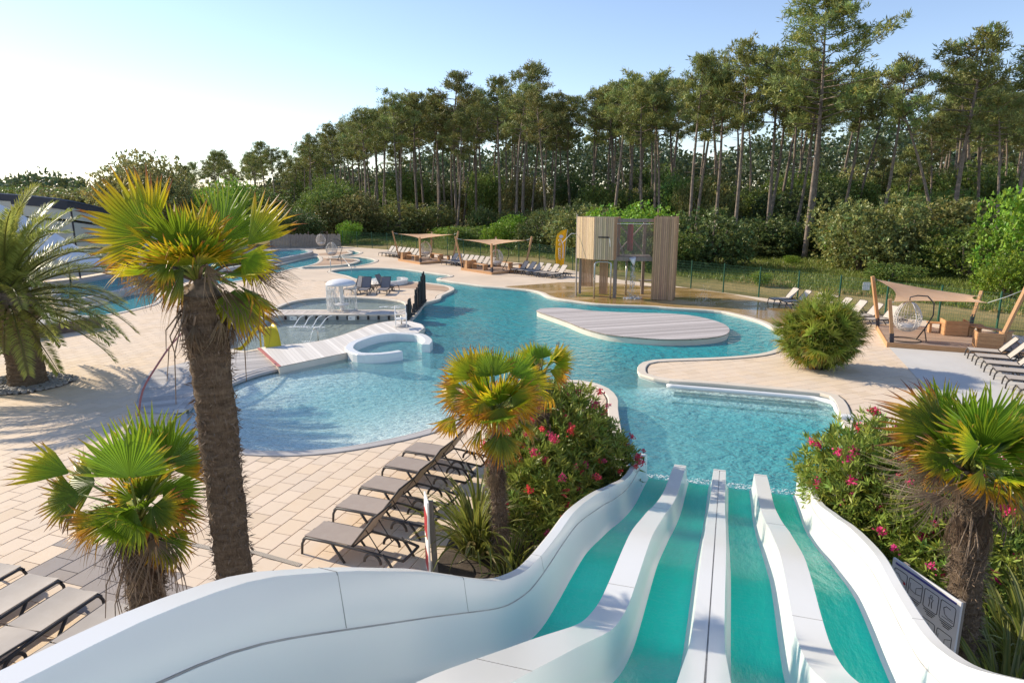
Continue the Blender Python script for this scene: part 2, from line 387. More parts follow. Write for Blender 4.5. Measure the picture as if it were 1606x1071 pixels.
def mat_terrain():
    t = NT('meadow_and_forest_floor'); ps = t.pos(); n1 = t.noise(ps, .12, 5, .6); n2 = t.noise(ps, 1.4, 5, .7)
    a = t.ramp(n1, [(.36, (.12, .14, .035)), (.48, (.28, .22, .09)), (.62, (.42, .31, .15))])
    c = t.mix(.4, a, t.ramp(n2, [(.3, (.10, .12, .03)), (.7, (.36, .27, .13))]))
    t.base(c); t.b.inputs['Roughness'].default_value = .95; t.b.inputs['Specular IOR Level'].default_value = .1
    t.l(t.bump(n2, .8, .15), t.b.inputs['Normal']); return t.m
MAT['terrain'] = mat_terrain()

# ------------------------------------------------------------------ plane geometry
def smooth(pts, step=.35, closed=True, tens=.5):
    P = [Vector(p) for p in pts]; n = len(P); out = []
    for i in range(n if closed else n - 1):
        p0 = P[(i - 1) % n] if closed or i > 0 else P[i]; p1 = P[i]; p2 = P[(i + 1) % n]
        p3 = P[(i + 2) % n] if closed or i < n - 2 else p2
        k = max(1, int((p2 - p1).length / step))
        for j in range(k):
            t = j / k; t2 = t * t; t3 = t2 * t
            out.append(.5 * ((2 * p1) + (p2 - p0) * t + (2 * p0 - 5 * p1 + 4 * p2 - p3) * t2 + (3 * p1 - p0 - 3 * p2 + p3) * t3))
    if not closed: out.append(P[-1])
    return out
def area(P): return .5 * sum(P[i - 1][0] * P[i][1] - P[i][0] * P[i - 1][1] for i in range(len(P)))
def ccw(P): return P if area(P) > 0 else P[::-1]
def pxpoly(pts, z=0, step=.35, sm=True):
    P = [G(x, y, z) for x, y in pts]
    return ccw(smooth(P, step)) if sm else ccw(P)
def inside(pts, poly):
    pts = np.asarray(pts, float).reshape(-1, 2); Q = np.array([(p[0], p[1]) for p in poly]); r = np.zeros(len(pts), bool)
    x, y = pts[:, 0], pts[:, 1]; j = len(Q) - 1
    for i in range(len(Q)):
        xi, yi = Q[i]; xj, yj = Q[j]
        if yi != yj:
            c = ((yi > y) != (yj > y)) & (x < (xj - xi) * (y - yi) / (yj - yi) + xi); r ^= c
        j = i
    return r
def dist_poly(pts, poly, closed=True):
    pts = np.asarray(pts, float).reshape(-1, 2); Q = np.array([(p[0], p[1]) for p in poly]); best = np.full(len(pts), 1e9); near = np.zeros((len(pts), 2)); tan = np.zeros((len(pts), 2))
    m = len(Q) if closed else len(Q) - 1
    for i in range(m):
        a = Q[i]; b = Q[(i + 1) % len(Q)]; d = b - a; L = (d ** 2).sum()
        if L < 1e-12: continue
        t = np.clip(((pts - a) @ d) / L, 0, 1); q = a + t[:, None] * d; e = np.hypot(*(pts - q).T); k = e < best
        best[k] = e[k]; near[k] = q[k]; tan[k] = d / math.sqrt(L)
    return best, near, tan
def offset(P, d):      # ccw polygon, positive = outwards
    n = len(P); out = []
    for i in range(n):
        t = (P[(i + 1) % n] - P[i - 1]); t.normalize(); out.append(Vector((P[i].x + t.y * d, P[i].y - t.x * d)))
    return out
def sheet(name, outer, holes, z, m, extra=None, zf=None):
    V = []; E = []
    for L in [outer] + list(holes):
        o = len(V); V += [Vector((p[0], p[1])) for p in L]; E += [(o + i, o + (i + 1) % len(L)) for i in range(len(L))]
    if extra: V += [Vector(p) for p in extra]
    r = delaunay_2d_cdt(V, E, [], 0, 1e-5); vs, fs = r[0], r[2]
    cen = np.array([[(vs[f[0]].x + vs[f[1]].x + vs[f[2]].x) / 3, (vs[f[0]].y + vs[f[1]].y + vs[f[2]].y) / 3] for f in fs])
    k = inside(cen, outer)
    for h in holes: k &= ~inside(cen, h)
    F = [f for f, q in zip(fs, k) if q]
    me = bpy.data.meshes.new(name); me.from_pydata([(v.x, v.y, zf(v) if zf else z) for v in vs], [], F); me.update()
    if me.polygons and me.polygons[0].normal.z < 0: me.flip_normals()
    if zf: me.polygons.foreach_set('use_smooth', [True] * len(me.polygons))
    return obj(name, me, m)

# ------------------------------------------------------------------ pools, deck outlines (all laid out on the ground plane)
BEACH = [(438, 576), (391, 588), (345, 607), (302, 630), (286, 655), (300, 682), (340, 698), (390, 706), (450, 708), (520, 704), (600, 691), (660, 677), (700, 664)]
MAIN = BEACH + [(745, 646), (800, 622), (850, 604), (890, 597), (925, 600), (953, 610), (967, 625), (968, 642), (972, 670), (978, 700), (986, 740), (992, 775),
    (1010, 795), (1130, 808), (1265, 810), (1300, 775), (1334, 720), (1332, 690), (1322, 663), (1319, 653), (1313, 634), (1302, 621.6), (1286, 617.5),
    (1200, 609.5), (1120, 602.5), (1050, 598), (1025.8, 594), (1004, 587.4), (1001, 577), (1009, 569), (1025, 565.5), (1066, 563.6), (1135, 561), (1190, 556), (1218, 548), (1232, 537), (1228, 526), (1212, 515),
    (1190, 504), (1149, 493), (1120, 488), (1058, 484), (1020, 481), (960, 479), (930, 477), (899, 473), (877, 470), (859, 465.6), (847, 459.6), (832, 456), (809.6, 453.6), (785, 451.5), (757, 449), (735, 446), (712, 443),
    (697, 440.5), (685, 438.2), (690, 436), (703, 434.5), (705, 432.5), (690, 430.5), (671, 427.8), (633.5, 423), (596, 420.7), (558.8, 421.3), (530.8, 423), (519.6, 426), (527, 429), (545, 433), (560, 438), (587, 441), (612, 443.5),
    (640, 442), (662, 443), (700, 448), (712, 453), (706, 458), (693, 464), (690, 469), (676.5, 473), (667, 476), (656, 490), (645, 503), (652, 507), (663, 511), (666, 517), (657, 523), (640, 523.5), (615, 526), (590, 530), (565, 538), (550, 546), (545, 555), (500, 565)]
TODD = [(434, 495.5), (400, 503), (365, 512), (350, 523), (352, 537), (362, 548), (385, 551.5), (406, 547.5), (440, 542.5), (475, 539.5), (505, 535), (530, 528.6), (560, 518), (586, 509), (609, 505), (627, 503), (632, 494.5), (620, 494), (550, 494), (480, 494.3)]
SPLASH = [(433.6, 486), (446.7, 478), (465, 472.6), (493, 469), (531, 467.3), (568, 467.5), (605, 470), (630, 473.5), (636, 478), (634, 486), (600, 486.5), (540, 486.5), (470, 486.5)]
LOWERB = [(501, 405), (501, 409), (493, 414), (476, 418.5), (456, 422), (432, 428.7), (400, 436), (360, 443), (330, 447), (318, 444), (335, 437), (400, 423.5), (440, 414.5), (470, 407), (490, 402.5), (498, 402.5)]
LOWERC = [(245, 461), (247, 467), (239, 477), (220, 483), (184, 491), (150, 496), (120, 499), (104, 496), (115, 488), (150, 478), (184, 466), (215, 459), (235, 457)]
CRES1 = [(476, 419.3), (500, 418.6), (530, 416.8), (552, 413.7), (564, 409.5), (560, 406.5), (540, 404.9), (520, 404.6), (520, 403.2), (545, 403.2), (566, 404), (582, 406), (589, 408.8), (582, 412.7), (562, 416.9), (525, 420.2), (478, 422.2)]
CRES2 = [(528, 402), (545, 399.2), (553, 396.6), (546, 393.9), (556, 394), (565, 396.2), (559, 399.2), (545, 402)]
RAISED = [(120, 468), (285, 432), (400, 412), (455, 401.5), (480, 396.5), (484, 393), (470, 391), (440, 392.5), (400, 397), (330, 406), (250, 419), (160, 436), (100, 447), (95, 460)]

P_MAIN = pxpoly(MAIN); P_TODD = pxpoly(TODD); P_SPL = pxpoly(SPLASH); P_LB = pxpoly(LOWERB, 0, .6); P_LC = pxpoly(LOWERC, 0, .5)
P_C1 = pxpoly(CRES1, 0, .6); P_C2 = pxpoly(CRES2, 0, .6); P_RA = pxpoly(RAISED, .35, .8)
W_BEACH = [G(*q) for q in BEACH]
HOLES = [P_MAIN, P_TODD, P_SPL, P_LB, P_LC, P_C1, P_C2]
FENCE_PX = [(538, 386.5), (600, 391), (640, 394.5), (700, 400.5), (770, 408), (843, 415), (905, 425.5), (974, 439), (1045, 447), (1105, 455), (1156, 462), (1217, 470), (1279, 479), (1345, 489), (1430, 500.5), (1537, 516), (1620, 529), (1740, 549)]
W_FENCE = [G(*q) for q in FENCE_PX]
DECK = [Vector((-60, 1)), Vector((17, 1)), Vector((27, 12))] + W_FENCE[::-1] + [G(425, 388), Vector((-50, 78)), Vector((-75, 60))]
DECK = ccw(DECK)

def wall_strip(P, z0, z1, name, m, parent=None):
    b = MB(); n = len(P)
    b.add([(p.x, p.y, z0) for p in P] + [(p.x, p.y, z1) for p in P], [((i + 1) % n, i, n + i, n + (i + 1) % n) for i in range(n)], True)
    return obj(name, b.mesh(name), m, parent)
def ring(P, prof, sel=None):
    b = MB(); rows = []
    offs = {d: offset(P, d) for d in {q[0] for q in prof}}
    n = len(P)
    for i in range(n): rows.append([(offs[d][i].x, offs[d][i].y, z) for d, z in prof])
    V = [p for r in rows for p in r]; k = len(prof); F = []
    for i in range(n):
        if sel is not None and not sel[i]: continue
        j = (i + 1) % n
        for q in range(k - 1): F.append((i * k + q, i * k + q + 1, j * k + q + 1, j * k + q))
    b.add(V, F, False); return b.mesh('coping')

# terrain to the horizon and the deck slab
big = [Vector((-2500, -400)), Vector((2500, -400)), Vector((2500, 3500)), Vector((-2500, 3500))]
H_OUT = [offset(P, .12) for P in HOLES]
structure(sheet('ground', big, H_OUT, -.09, MAT['terrain'], extra=[(x, y) for x in range(-200, 201, 40) for y in range(0, 321, 40)]))
deck = structure(sheet('deck_paving', DECK, [offset(P, .06) for P in HOLES], -.016, MAT['deckbase']))
FARPX = [(200, 447), (330, 449), (400, 437), (470, 438), (560, 446), (640, 449), (740, 452), (900, 476), (1060, 487), (1150, 495), (1205, 500), (1230, 496)]
far_line = [G(*q) for q in FARPX]
def far_region():
    P = [Vector((-75, 50))] + [Vector((-45, 52))] + far_line + [G(1300, 486)] + [q for q in W_FENCE if q.x < G(1300, 480).x][::-1] + [G(425, 388), Vector((-50, 78)), Vector((-75, 60))]
    return P
FAR = far_region()
# concrete field of the far deck, laid 6 mm over the slab
b_far = structure(sheet('concrete_deck', ccw(FAR), [offset(P, .06) for P in HOLES], .002, MAT['concrete']))

def pool(P, name, mw, mf, zw, depth, zf=None, extra=None, wallm='poolwall', nosel=None, coping=True):
    ws = structure(sheet(name, offset(P, .03), [], zw, mw, extra=extra)); depth_attr(ws.data, (lambda c: zw - zf(c)) if zf else (lambda c: depth + zw))
    f = sheet('pool_floor', offset(P, .04), [], -depth, mf, extra=extra, zf=zf); structure(f)
    structure(wall_strip(P, -2.2, .0, 'pool_wall', MAT[wallm]))
    if coping:
        prof = [(-.03, -.06), (-.03, .015), (-.015, .032), (.25, .034), (.28, .018), (.28, -.03)]
        if nosel is None: structure(obj('pool_coping', ring(P, prof), MAT['coping']))
        else:
            structure(obj('pool_coping', ring(P, prof, [not s for s in nosel]), MAT['coping']))
            structure(obj('pool_curb', ring(P, [(-.10, -.11), (-.10, -.02), (.10, .008), (.22, .010), (.24, .028), (.32, .028), (.33, -.02)], nosel), MAT['greycoping']))
        structure(obj('drain_slot', ring(P, [(.28, .006), (.33, .006)]), MAT['darkgap']))

dB, _, _ = dist_poly(P_MAIN, W_BEACH, False)
beach_sel = list(dB < .06)
STEP_A, STEP_B = G(1050, 598), G(1292, 618)
def main_depth(v):
    p = np.array([[v.x, v.y]]); d = dist_poly(p, W_BEACH, False)[0][0]
    z = -min(1.35, .16 + .10 * d, .22 + .33 * max(0, dist_poly(p, [STEP_A, STEP_B], False)[0][0] - .3))
    return z
xs = np.arange(-13, 10, .4); ys = np.arange(12.5, 32, .4); gx, gy = np.meshgrid(xs, ys); gp = np.c_[gx.ravel(), gy.ravel()]
gp = gp[inside(gp, P_MAIN) & (dist_poly(gp, P_MAIN)[0] > .25)]
pool(P_MAIN, 'pool_water', MAT['water'], MAT['floor'], -.13, 1.35, zf=main_depth, extra=[tuple(q) for q in gp], nosel=beach_sel)
pool(P_TODD, 'paddling_pool_water', MAT['watershallow'], MAT['floorsand'], -.26, .42)
pool(P_SPL, 'splash_pool_water', MAT['watershallow'], MAT['floorsand'], -.08, .24)
for P in (P_LB, P_LC, P_C1, P_C2): pool(P, 'lagoon_water', MAT['water'], MAT['floor'], -.12, 1.2)
# raised long basin behind a grey wall
ws = structure(sheet('raised_basin_water', P_RA, [], .22, MAT['water'])); depth_attr(ws.data, lambda c: 1.2)
structure(sheet('pool_floor', P_RA, [], -.6 + .62, MAT['floor']))
structure(obj('basin_wall', ring(P_RA, [(0, 0), (0, .34), (.0, .36), (.38, .36), (.40, .34), (.42, 0)]), MAT['greycoping']))

# submerged entry steps on the right
d = (STEP_B - STEP_A).normalized(); nrm = Vector((d.y, -d.x))
for k in range(6):
    a = STEP_A + nrm * (.25 + .36 * k) + d * .2; c = STEP_B + nrm * (.25 + .36 * k) - d * (.2 + .02 * k)
    b = MB(); b.prism(ccw([a, c, c + nrm * .38, a + nrm * .38]), -1.5, -.24 - .17 * k)
    structure(obj('pool_step', b.mesh('step'), MAT['floorsand']))
b = MB(); pts = [STEP_A + nrm * .42 - d * .05, STEP_B + nrm * .42 - d * .3, G(1306, 629), G(1313, 641), G(1319, 655)]
path = smooth(pts, .3, False); b.tube([(p.x, p.y, -.05) for p in path], .08, 10)
tag(obj('grab_bar', b.mesh('bar'), MAT['white']), 'thick white rounded bar running along the entry steps of the big pool', 'pool bar')
b = MB(); q = G(1321, 657); b.box((q.x + .12, q.y - .02, .06), (.42, .26, .12), -.1, .03)
tag(obj('bench_block', b.mesh('block'), MAT['whitepaint']), 'small white block at the end of the entry steps by the oleander', 'block')

# overlays of other paving
def overlay(name, pts, m, z=.008, step=.5, sm=False):
    P = pxpoly(pts, 0, step, sm) if pts and len(pts[0]) == 2 and not isinstance(pts[0], Vector) else ccw(pts)
    return structure(sheet(name, P, HOLES_M, z, m)), P
HOLES_M = [offset(P, .04) for P in HOLES]
_, P_PAD = overlay('splash_pad', [(791, 449.5), (835, 446.5), (880, 443), (960, 444), (1020, 449), (1080, 452), (1150, 462), (1218, 477), (1250, 488), (1225, 506), (1200, 512), (1149, 497), (1058, 488), (930, 481), (859, 469), (838, 457.5)], MAT['wetpad'], .010)
_, P_LPAD = overlay('concrete_pad', [(1392, 543), (1470, 520), (1560, 530), (1700, 555), (1700, 660), (1560, 640), (1498, 632), (1448, 604)], MAT['lightpad'], .012)
P_RAMP = pxpoly([(98, 838), (190, 842), (246, 868), (300, 925), (330, 990), (300, 1030), (160, 1000), (62, 893)], 0, .5, False)
_, P_WALK = overlay('boardwalk', [(407, 549), (437, 574), (391, 587), (345, 605), (302, 628), (280, 650), (226, 648), (213, 636), (222, 602), (236, 582), (300, 566), (352, 556), (385, 553)], MAT['deck_walk'], .012)
_, P_TER = overlay('terrace_decking', [(395, 487), (432, 487.5), (636, 487.3), (640, 494), (434, 494.6), (398, 502), (372, 508), (340, 512), (360, 497)], MAT['deck_terrace'], .014)
overlay('lounger_terrace', [(560, 448), (587, 443), (612, 445.5), (640, 444), (662, 445), (700, 450), (708, 453), (700, 457), (640, 452), (590, 452)], MAT['deck_orange'], .014)
overlay('lagoon_decking', [(478, 416.8), (500, 416.5), (530, 414.8), (548, 412.3), (558, 409.2), (554, 407), (540, 405.8), (516, 405.4), (506, 404.8), (503, 409.5), (495, 414)], MAT['deck_orange'], .014)
overlay('lagoon_decking', [(500, 400.6), (522, 400.9), (540, 398.3), (548, 396.6), (543, 395), (520, 395.6), (500, 398)], MAT['deck_orange'], .014)
BED_L = [Vector(q) for q in ((-1.35, 3), (-1.3, 10.4), (-1.0, 12.2), (-.2, 13.6), (.7, 15.2), (1.5, 16.6), (2.6, 16.4), (3.2, 13.6), (5.2, 13.2), (6.0, 14.0), (6.9, 15.6), (8.2, 16.3), (10.5, 14.8), (10.5, 3))]
structure(sheet('planting_bed', ccw(BED_L), HOLES_M, .018, MAT['soil']))
PEB = [G(-10, 596), G(30, 588), (G(80, 586)), G(116, 590), G(119, 597), G(95, 606), G(50, 616), G(0, 620), G(-60, 612), G(-50, 600)]
P_PEB = ccw(smooth(PEB, .3))
structure(sheet('pebble_bed', P_PEB, [], .012, MAT['soil']))

# ------------------------------------------------------------------ pavers
def paver_mesh(Lx, Ly, z=0., col=(1, 1, 1)):
    x, y = Lx / 2, Ly / 2; e = .006
    V = [(-x, -y, -.016), (x, -y, -.016), (x, y, -.016), (-x, y, -.016), (-x, -y, -.004), (x, -y, -.004), (x, y, -.004), (-x, y, -.004), (-x + e, -y + e, 0), (x - e, -y + e, 0), (x - e, y - e, 0), (-x + e, y - e, 0)]
    F = [(0, 1, 5, 4), (1, 2, 6, 5), (2, 3, 7, 6), (3, 0, 4, 7), (4, 5, 9, 8), (5, 6, 10, 9), (6, 7, 11, 10), (7, 4, 8, 11), (8, 9, 10, 11)]
    return np_mesh('paver', V, F, np.tile(col, (12, 1)))
def project(P):
    dep = P[1] * math.cos(TILT) + (CAM_H - P[2]) * math.sin(TILT)
    if dep < .2: return (-9e3, -9e3)
    dn = (CAM_H - P[2]) * math.cos(TILT) - P[1] * math.sin(TILT)
    return (803 + FPX * P[0] / dep, 535.5 + FPX * dn / dep)
rng = random.Random(5)
def tones(): 
    v = rng.gauss(1, .03); h = rng.gauss(0, .02)
    if rng.random() < .04: v *= .9; h += .06
    return (v * (1 + h * .5), v, v * (1 - h))
PAVCOL = [tones() for _ in range(10)]
PAVM = [paver_mesh(.552 - .013, .43 - .013, 0, c) for c in PAVCOL]; PAVG = [paver_mesh(.552 - .013, .43 - .013, 0, c) for c in PAVCOL]
FULLEX = [P_PAD, P_LPAD, P_TER, P_WALK, ccw(BED_L), P_PEB]
def pave(theta, region, skip):
    ca, sa = math.cos(theta), math.sin(theta); cells = []
    for i in range(-90, 140):
        for j in range(-110, 150):
            u = (i + (.5 if j % 2 else 0)) * .552; v = j * .43
            cells.append((u * ca - v * sa, u * sa + v * ca))
    c = np.array(cells); k = (c[:, 1] > 5) & (c[:, 1] < 57) & (np.abs(c[:, 0]) < c[:, 1] * 1.0 + 5)
    c = c[k]; c = c[region(c)]; c = c[inside(c, DECK)]
    c = c[~inside(c, FAR)]
    for P in skip: 
        ins = inside(c, P) & (dist_poly(c, P)[0] > .36); c = c[~ins]
    near = np.full(len(c), 1e9); npnt = np.zeros((len(c), 2)); nt_ = np.zeros((len(c), 2)); ins = np.zeros(len(c), bool)
    for P in HOLES:
        dd, q, t = dist_poly(c, P); kk = dd < near; near[kk] = dd[kk]; npnt[kk] = q[kk]; nt_[kk] = t[kk]; ins |= inside(c, P)
    full = []; part = []
    for a in range(len(c)):
        if near[a] > .52:
            if not ins[a]: full.append(c[a])
        else:
            x, y = .552 / 2 - .0065, .43 / 2 - .0065
            poly = [c[a] + np.array((p * ca - q * sa, p * sa + q * ca)) for p, q in ((-x, -y), (x, -y), (x, y), (-x, y))]
            nr = np.array((nt_[a][1], -nt_[a][0])); base = npnt[a] + nr * .16; out = []
            for m in range(4):
                A, B = poly[m], poly[(m + 1) % 4]; da = (A - base) @ nr; db = (B - base) @ nr
                if da > 0: out.append(A)
                if (da > 0) != (db > 0): out.append(A + (B - A) * da / (da - db))
            if len(out) >= 3: part.append(out)
    return full, part
SPLIT_R = [G(1001, 560), G(1066, 563.6), G(1232, 537)]
def right_zone(c): return ((c[:, 0] > 4.2) & (c[:, 1] > 17.4)) | (c[:, 0] > 8.2)
fullL, partL = pave(R_(71.5), lambda c: ~right_zone(c), FULLEX)
fullR, partR = pave(R_(23), right_zone, FULLEX)
cand = []
for th, fl in ((R_(71.5), fullL), (R_(23), fullR)):
    for c in fl:
        px, py = project((c[0], c[1], 0))
        vis = 0 < px < 1606 and 0 < py < 905 and not (px > 640 and py > 690) and not (py > 880 and px > 190)
        cand.append(((c[1] if vis else 1e3 + c[1]), c, th))
cand.sort(key=lambda q: q[0]); cand = [q for q in cand if q[0] < 1e3] + [q for q in cand if q[0] >= 1e3]
for k, (s, c, th) in enumerate(cand[:300]):
    gr = bool(inside([c], P_RAMP)[0]); o = obj('paver', (PAVG if gr else PAVM)[rng.randrange(10)], MAT['ramp'] if gr else MAT['paver'], deck, (c[0], c[1], rng.uniform(-.0012, .0012)), (rng.gauss(0, .0015), rng.gauss(0, .0015), th))
RMP = inside([q[1] for q in cand], P_RAMP)
V = []; F4 = []; cols = []
for s, c, th in [q for i_, q in enumerate(cand) if i_ >= 300 and not RMP[i_]]:
    ca, sa = math.cos(th), math.sin(th); o = len(V); x, y = .552 / 2 - .0065, .43 / 2 - .0065; col = PAVCOL[rng.randrange(10)]; dz = rng.uniform(-.001, .001)
    for zz in (-.016, dz):
        for p, q in ((-x, -y), (x, -y), (x, y), (-x, y)): V.append((c[0] + p * ca - q * sa, c[1] + p * sa + q * ca, zz)); cols.append(col)
    F4 += [(o + 4, o + 5, o + 6, o + 7), (o, o + 1, o + 5, o + 4), (o + 1, o + 2, o + 6, o + 5), (o + 2, o + 3, o + 7, o + 6), (o + 3, o, o + 4, o + 7)]
obj('pavers', np_mesh('pavers', V, F4, np.array(cols)), MAT['paver'], deck, kind='stuff')
for i_, q in enumerate(cand):
    if i_ >= 300 and RMP[i_]: obj('paver', PAVG[rng.randrange(10)], MAT['ramp'], deck, (q[1][0], q[1][1], 0), (0, 0, q[2]))
V = []; F3 = []; cols = []
for P in partL + partR:
    o = len(V); col = PAVCOL[rng.randrange(10)]
    for p in P: V.append((p[0], p[1], 0)); cols.append(col)
    F3 += [(o, o + i, o + i + 1) for i in range(1, len(P) - 1)]
obj('cut_pavers', np_mesh('cut_pavers', V, F3, np.array(cols)), MAT['paver'], deck, kind='stuff')
# slots for the line drains
for a, c in (((270, 846), (340, 862)), ((392, 864), (470, 886))):
    A, B = G(*a), G(*c); b = MB(); dd = (B - A); L = dd.length; dd.normalize(); nn = Vector((-dd.y, dd.x)); r0 = math.atan2(dd.y, dd.x)
    t = thing('line_drain', 'slotted line drain crossing the pavers ' + ('beside the tall palm trunk' if a[0] < 300 else 'in front of the nearest sun lounger'), 'drain', (A.x, A.y, 0), r0)
    b.box((L / 2, 0, .002), (L, .11, .006)); obj('channel', b.mesh('ch'), MAT['darkgap'], t)
    b = MB(); k = 0
    while k * .035 < L: b.box((k * .035, 0, .008), (.018, .10, .008)); k += 1
    obj('grate', b.mesh('gr'), MAT['coping'], t)
# faint joints of the grey ramp
b = MB()
for k in range(9):
    A = G(98, 838).lerp(G(62, 893), k / 8 * 1.0); 
# pebbles
pm = MB(); pm.lathe([(0.001, .0), (.05, .008), (.062, .03), (.045, .05), (.001, .058)], 7); pmesh = pm.mesh('pebble')
cnt = 0; V = []; 
pts_p = []
while len(pts_p) < 1500:
    x = rng.uniform(min(p.x for p in P_PEB), max(p.x for p in P_PEB)); y = rng.uniform(min(p.y for p in P_PEB), max(p.y for p in P_PEB)); pts_p.append((x, y))
pts_p = np.array(pts_p); pts_p = pts_p[inside(pts_p, P_PEB)]
pv = np.array([tuple(v.co) for v in pmesh.vertices]); pf = np.array([tuple(p.vertices) for p in pmesh.polygons]); VV = []; FF = []; CC = []
for x, y in pts_p:
    a = rng.uniform(0, 6.28); s = rng.uniform(.8, 1.7); Rm = np.array([[math.cos(a) * s, -math.sin(a) * s * .7, 0], [math.sin(a) * s, math.cos(a) * s * .7, 0], [0, 0, s]])
    FF.append(pf + len(pv) * len(VV)); VV.append(pv @ Rm.T + (x, y, .012)); CC.append(np.tile(rng.choice([(1, 1, 1), (.8, .78, .76), (1.2, 1.2, 1.2)]), (len(pv), 1)))
pb = obj('pebbles', np_mesh('pebbles', np.concatenate(VV), np.concatenate(FF), np.concatenate(CC), True), MAT['pebble'], kind='stuff')

# ------------------------------------------------------------------ island, jetty, spa ring
ISL = [(842, 487), (848, 484), (861, 483), (888.5, 483), (929.6, 487.5), (984, 490), (1053, 492), (1094, 496.5), (1127, 505), (1142, 514), (1138, 523.8), (1107.7, 529.8), (1053, 532), (998, 529), (951.5, 523.8), (916, 514.5), (888.5, 503.5), (861, 494)]
P_ISL = pxpoly(ISL, .16, .4)
b = MB(); b.prism(P_ISL, -1.6, .10, True); isl = structure(obj('island', b.mesh('island'), MAT['coping']))
isd = sheet('island_decking', offset(P_ISL, .035), [], .16, MAT['deck_grey']); isd.parent = isl
b = MB(); Q = offset(P_ISL, .035); n = len(Q); b.add([(p.x, p.y, .115) for p in Q] + [(p.x, p.y, .159) for p in Q], [(i, (i + 1) % n, n + (i + 1) % n, n + i) for i in range(n)]); obj('deck_edge', b.mesh('edge'), MAT['deck_brown'], isl)
JET = [(406, 545), (452, 540.5), (497, 536), (530.6, 528), (560, 518), (586.6, 509), (609, 504), (642.7, 503.5), (660.6, 508), (665.6, 514), (656, 521.5), (640, 522), (615, 524.5), (590, 529), (565, 537), (550, 545), (544, 553), (500, 562), (438, 575)]
P_JET = ccw([G(x, y, .12) for x, y in JET])
b = MB(); b.prism(P_JET, -1.6, .10); jet = structure(obj('jetty', b.mesh('jetty'), MAT['coping']))
jd = sheet('jetty_decking', P_JET, [], .12, MAT['deck_white']); jd.parent = jet
b = MB(); A, B_ = G(406, 546, .12), G(438, 575, .12); b.beam((A.x, A.y, .126), (B_.x, B_.y, .126), .14, .012); obj('edge_board', b.mesh('eb'), MAT['redtrim'], jet)
for px in ((452, 566),): pass
# spa ring wall
SPA = [(1285, 312), (1200, 325), (1100, 333), (1000, 330), (945, 310), (928, 287), (955, 255), (1030, 225), (1120, 200), (1220, 188), (1330, 188), (1420, 196), (1468, 220), (1482, 243), (1462, 268)]
path = smooth([G(340 + x / 4.461, 480 + y / 4.461, .2) for x, y in SPA], .2, False)
b = MB(); rows = []
for i, p in enumerate(path):
    t = (path[min(i + 1, len(path) - 1)] - path[max(i - 1, 0)]).normalized(); nn = Vector((t.y, -t.x))
    rows.append([(p.x + nn.x * o, p.y + nn.y * o, z) for o, z in ((-.17, -1.4), (-.17, .17), (-.14, .2), (.14, .2), (.17, .17), (.17, -1.4))])
b.grid(rows, False); b.add(rows[0], [(5, 4, 3, 2, 1, 0)]); b.add(rows[-1], [(0, 1, 2, 3, 4, 5)])
structure(obj('spa_wall', b.mesh('spa'), MAT['white']))
# low curved wall in the back pool
path = smooth([G(x, y, .25) for x, y in ((603, 436.2), (590, 437.2), (584, 439.5), (596, 441.6), (615, 442.3), (630, 440.5), (636, 437.8), (631, 435.6), (623, 435.6))], .4, False)
b = MB(); rows = []
for i, p in enumerate(path):
    t = (path[min(i + 1, len(path) - 1)] - path[max(i - 1, 0)]).normalized(); nn = Vector((t.y, -t.x))
    rows.append([(p.x + nn.x * o, p.y + nn.y * o, z) for o, z in ((-.2, -1), (-.2, .28), (.2, .28), (.2, -1))])
b.grid(rows, False); b.add(rows[0], [(3, 2, 1, 0)]); b.add(rows[-1], [(0, 1, 2, 3)]); structure(obj('spa_wall', b.mesh('spa2'), MAT['white']))
# fender blocks and depth signs under the terrace edge
for k in range(11):
    q = G(448 + k * 16.2, 494.6); b = MB(); b.box((q.x, q.y - .03, -.12), (.1, .1, .2)); obj('fender', b.mesh('fender'), MAT['blackwood'], jet)
def plaque(px, py, z, wd, ht, txt, label, face=None):
    p = G(px, py, z); t = thing('depth_plaque', label, 'sign', (p.x, p.y, z), face or 0)
    b = MB(); b.box((0, -.012, 0), (wd, .016, ht)); obj('plate', b.mesh('plate'), MAT['print_white'], t)
    add_text(t, txt, ht * .55, (-wd * .32, -.023, -ht * .2), MAT['print_navy'])
def add_text(parent, s, size, loc, m, rot=(R_(90), 0, 0), name='lettering', sx=1., align='LEFT'):
    cu = bpy.data.curves.new('txt', 'FONT'); cu.body = s; cu.size = size; cu.align_x = align; cu.resolution_u = 2
    tmp = bpy.data.objects.new('tmp', cu); C.objects.link(tmp); dg = bpy.context.evaluated_depsgraph_get(); dg.update()
    me = bpy.data.meshes.new_from_object(tmp.evaluated_get(dg)); bpy.data.objects.remove(tmp)
    me.materials.clear(); o = obj(name, me, m, parent, loc, rot); o.scale = (sx, 1, 1); return o
plaque(460, 499, -.06, .36, .2, '40', 'left depth plaque on the wall below the splash pool terrace')
plaque(551.5, 499, -.06, .36, .2, '40', 'right depth plaque on the wall below the splash pool terrace')
plaque(452, 569, .0, .28, .11, '0.40', 'white depth plaque on the jetty side by the shallow end', R_(17))

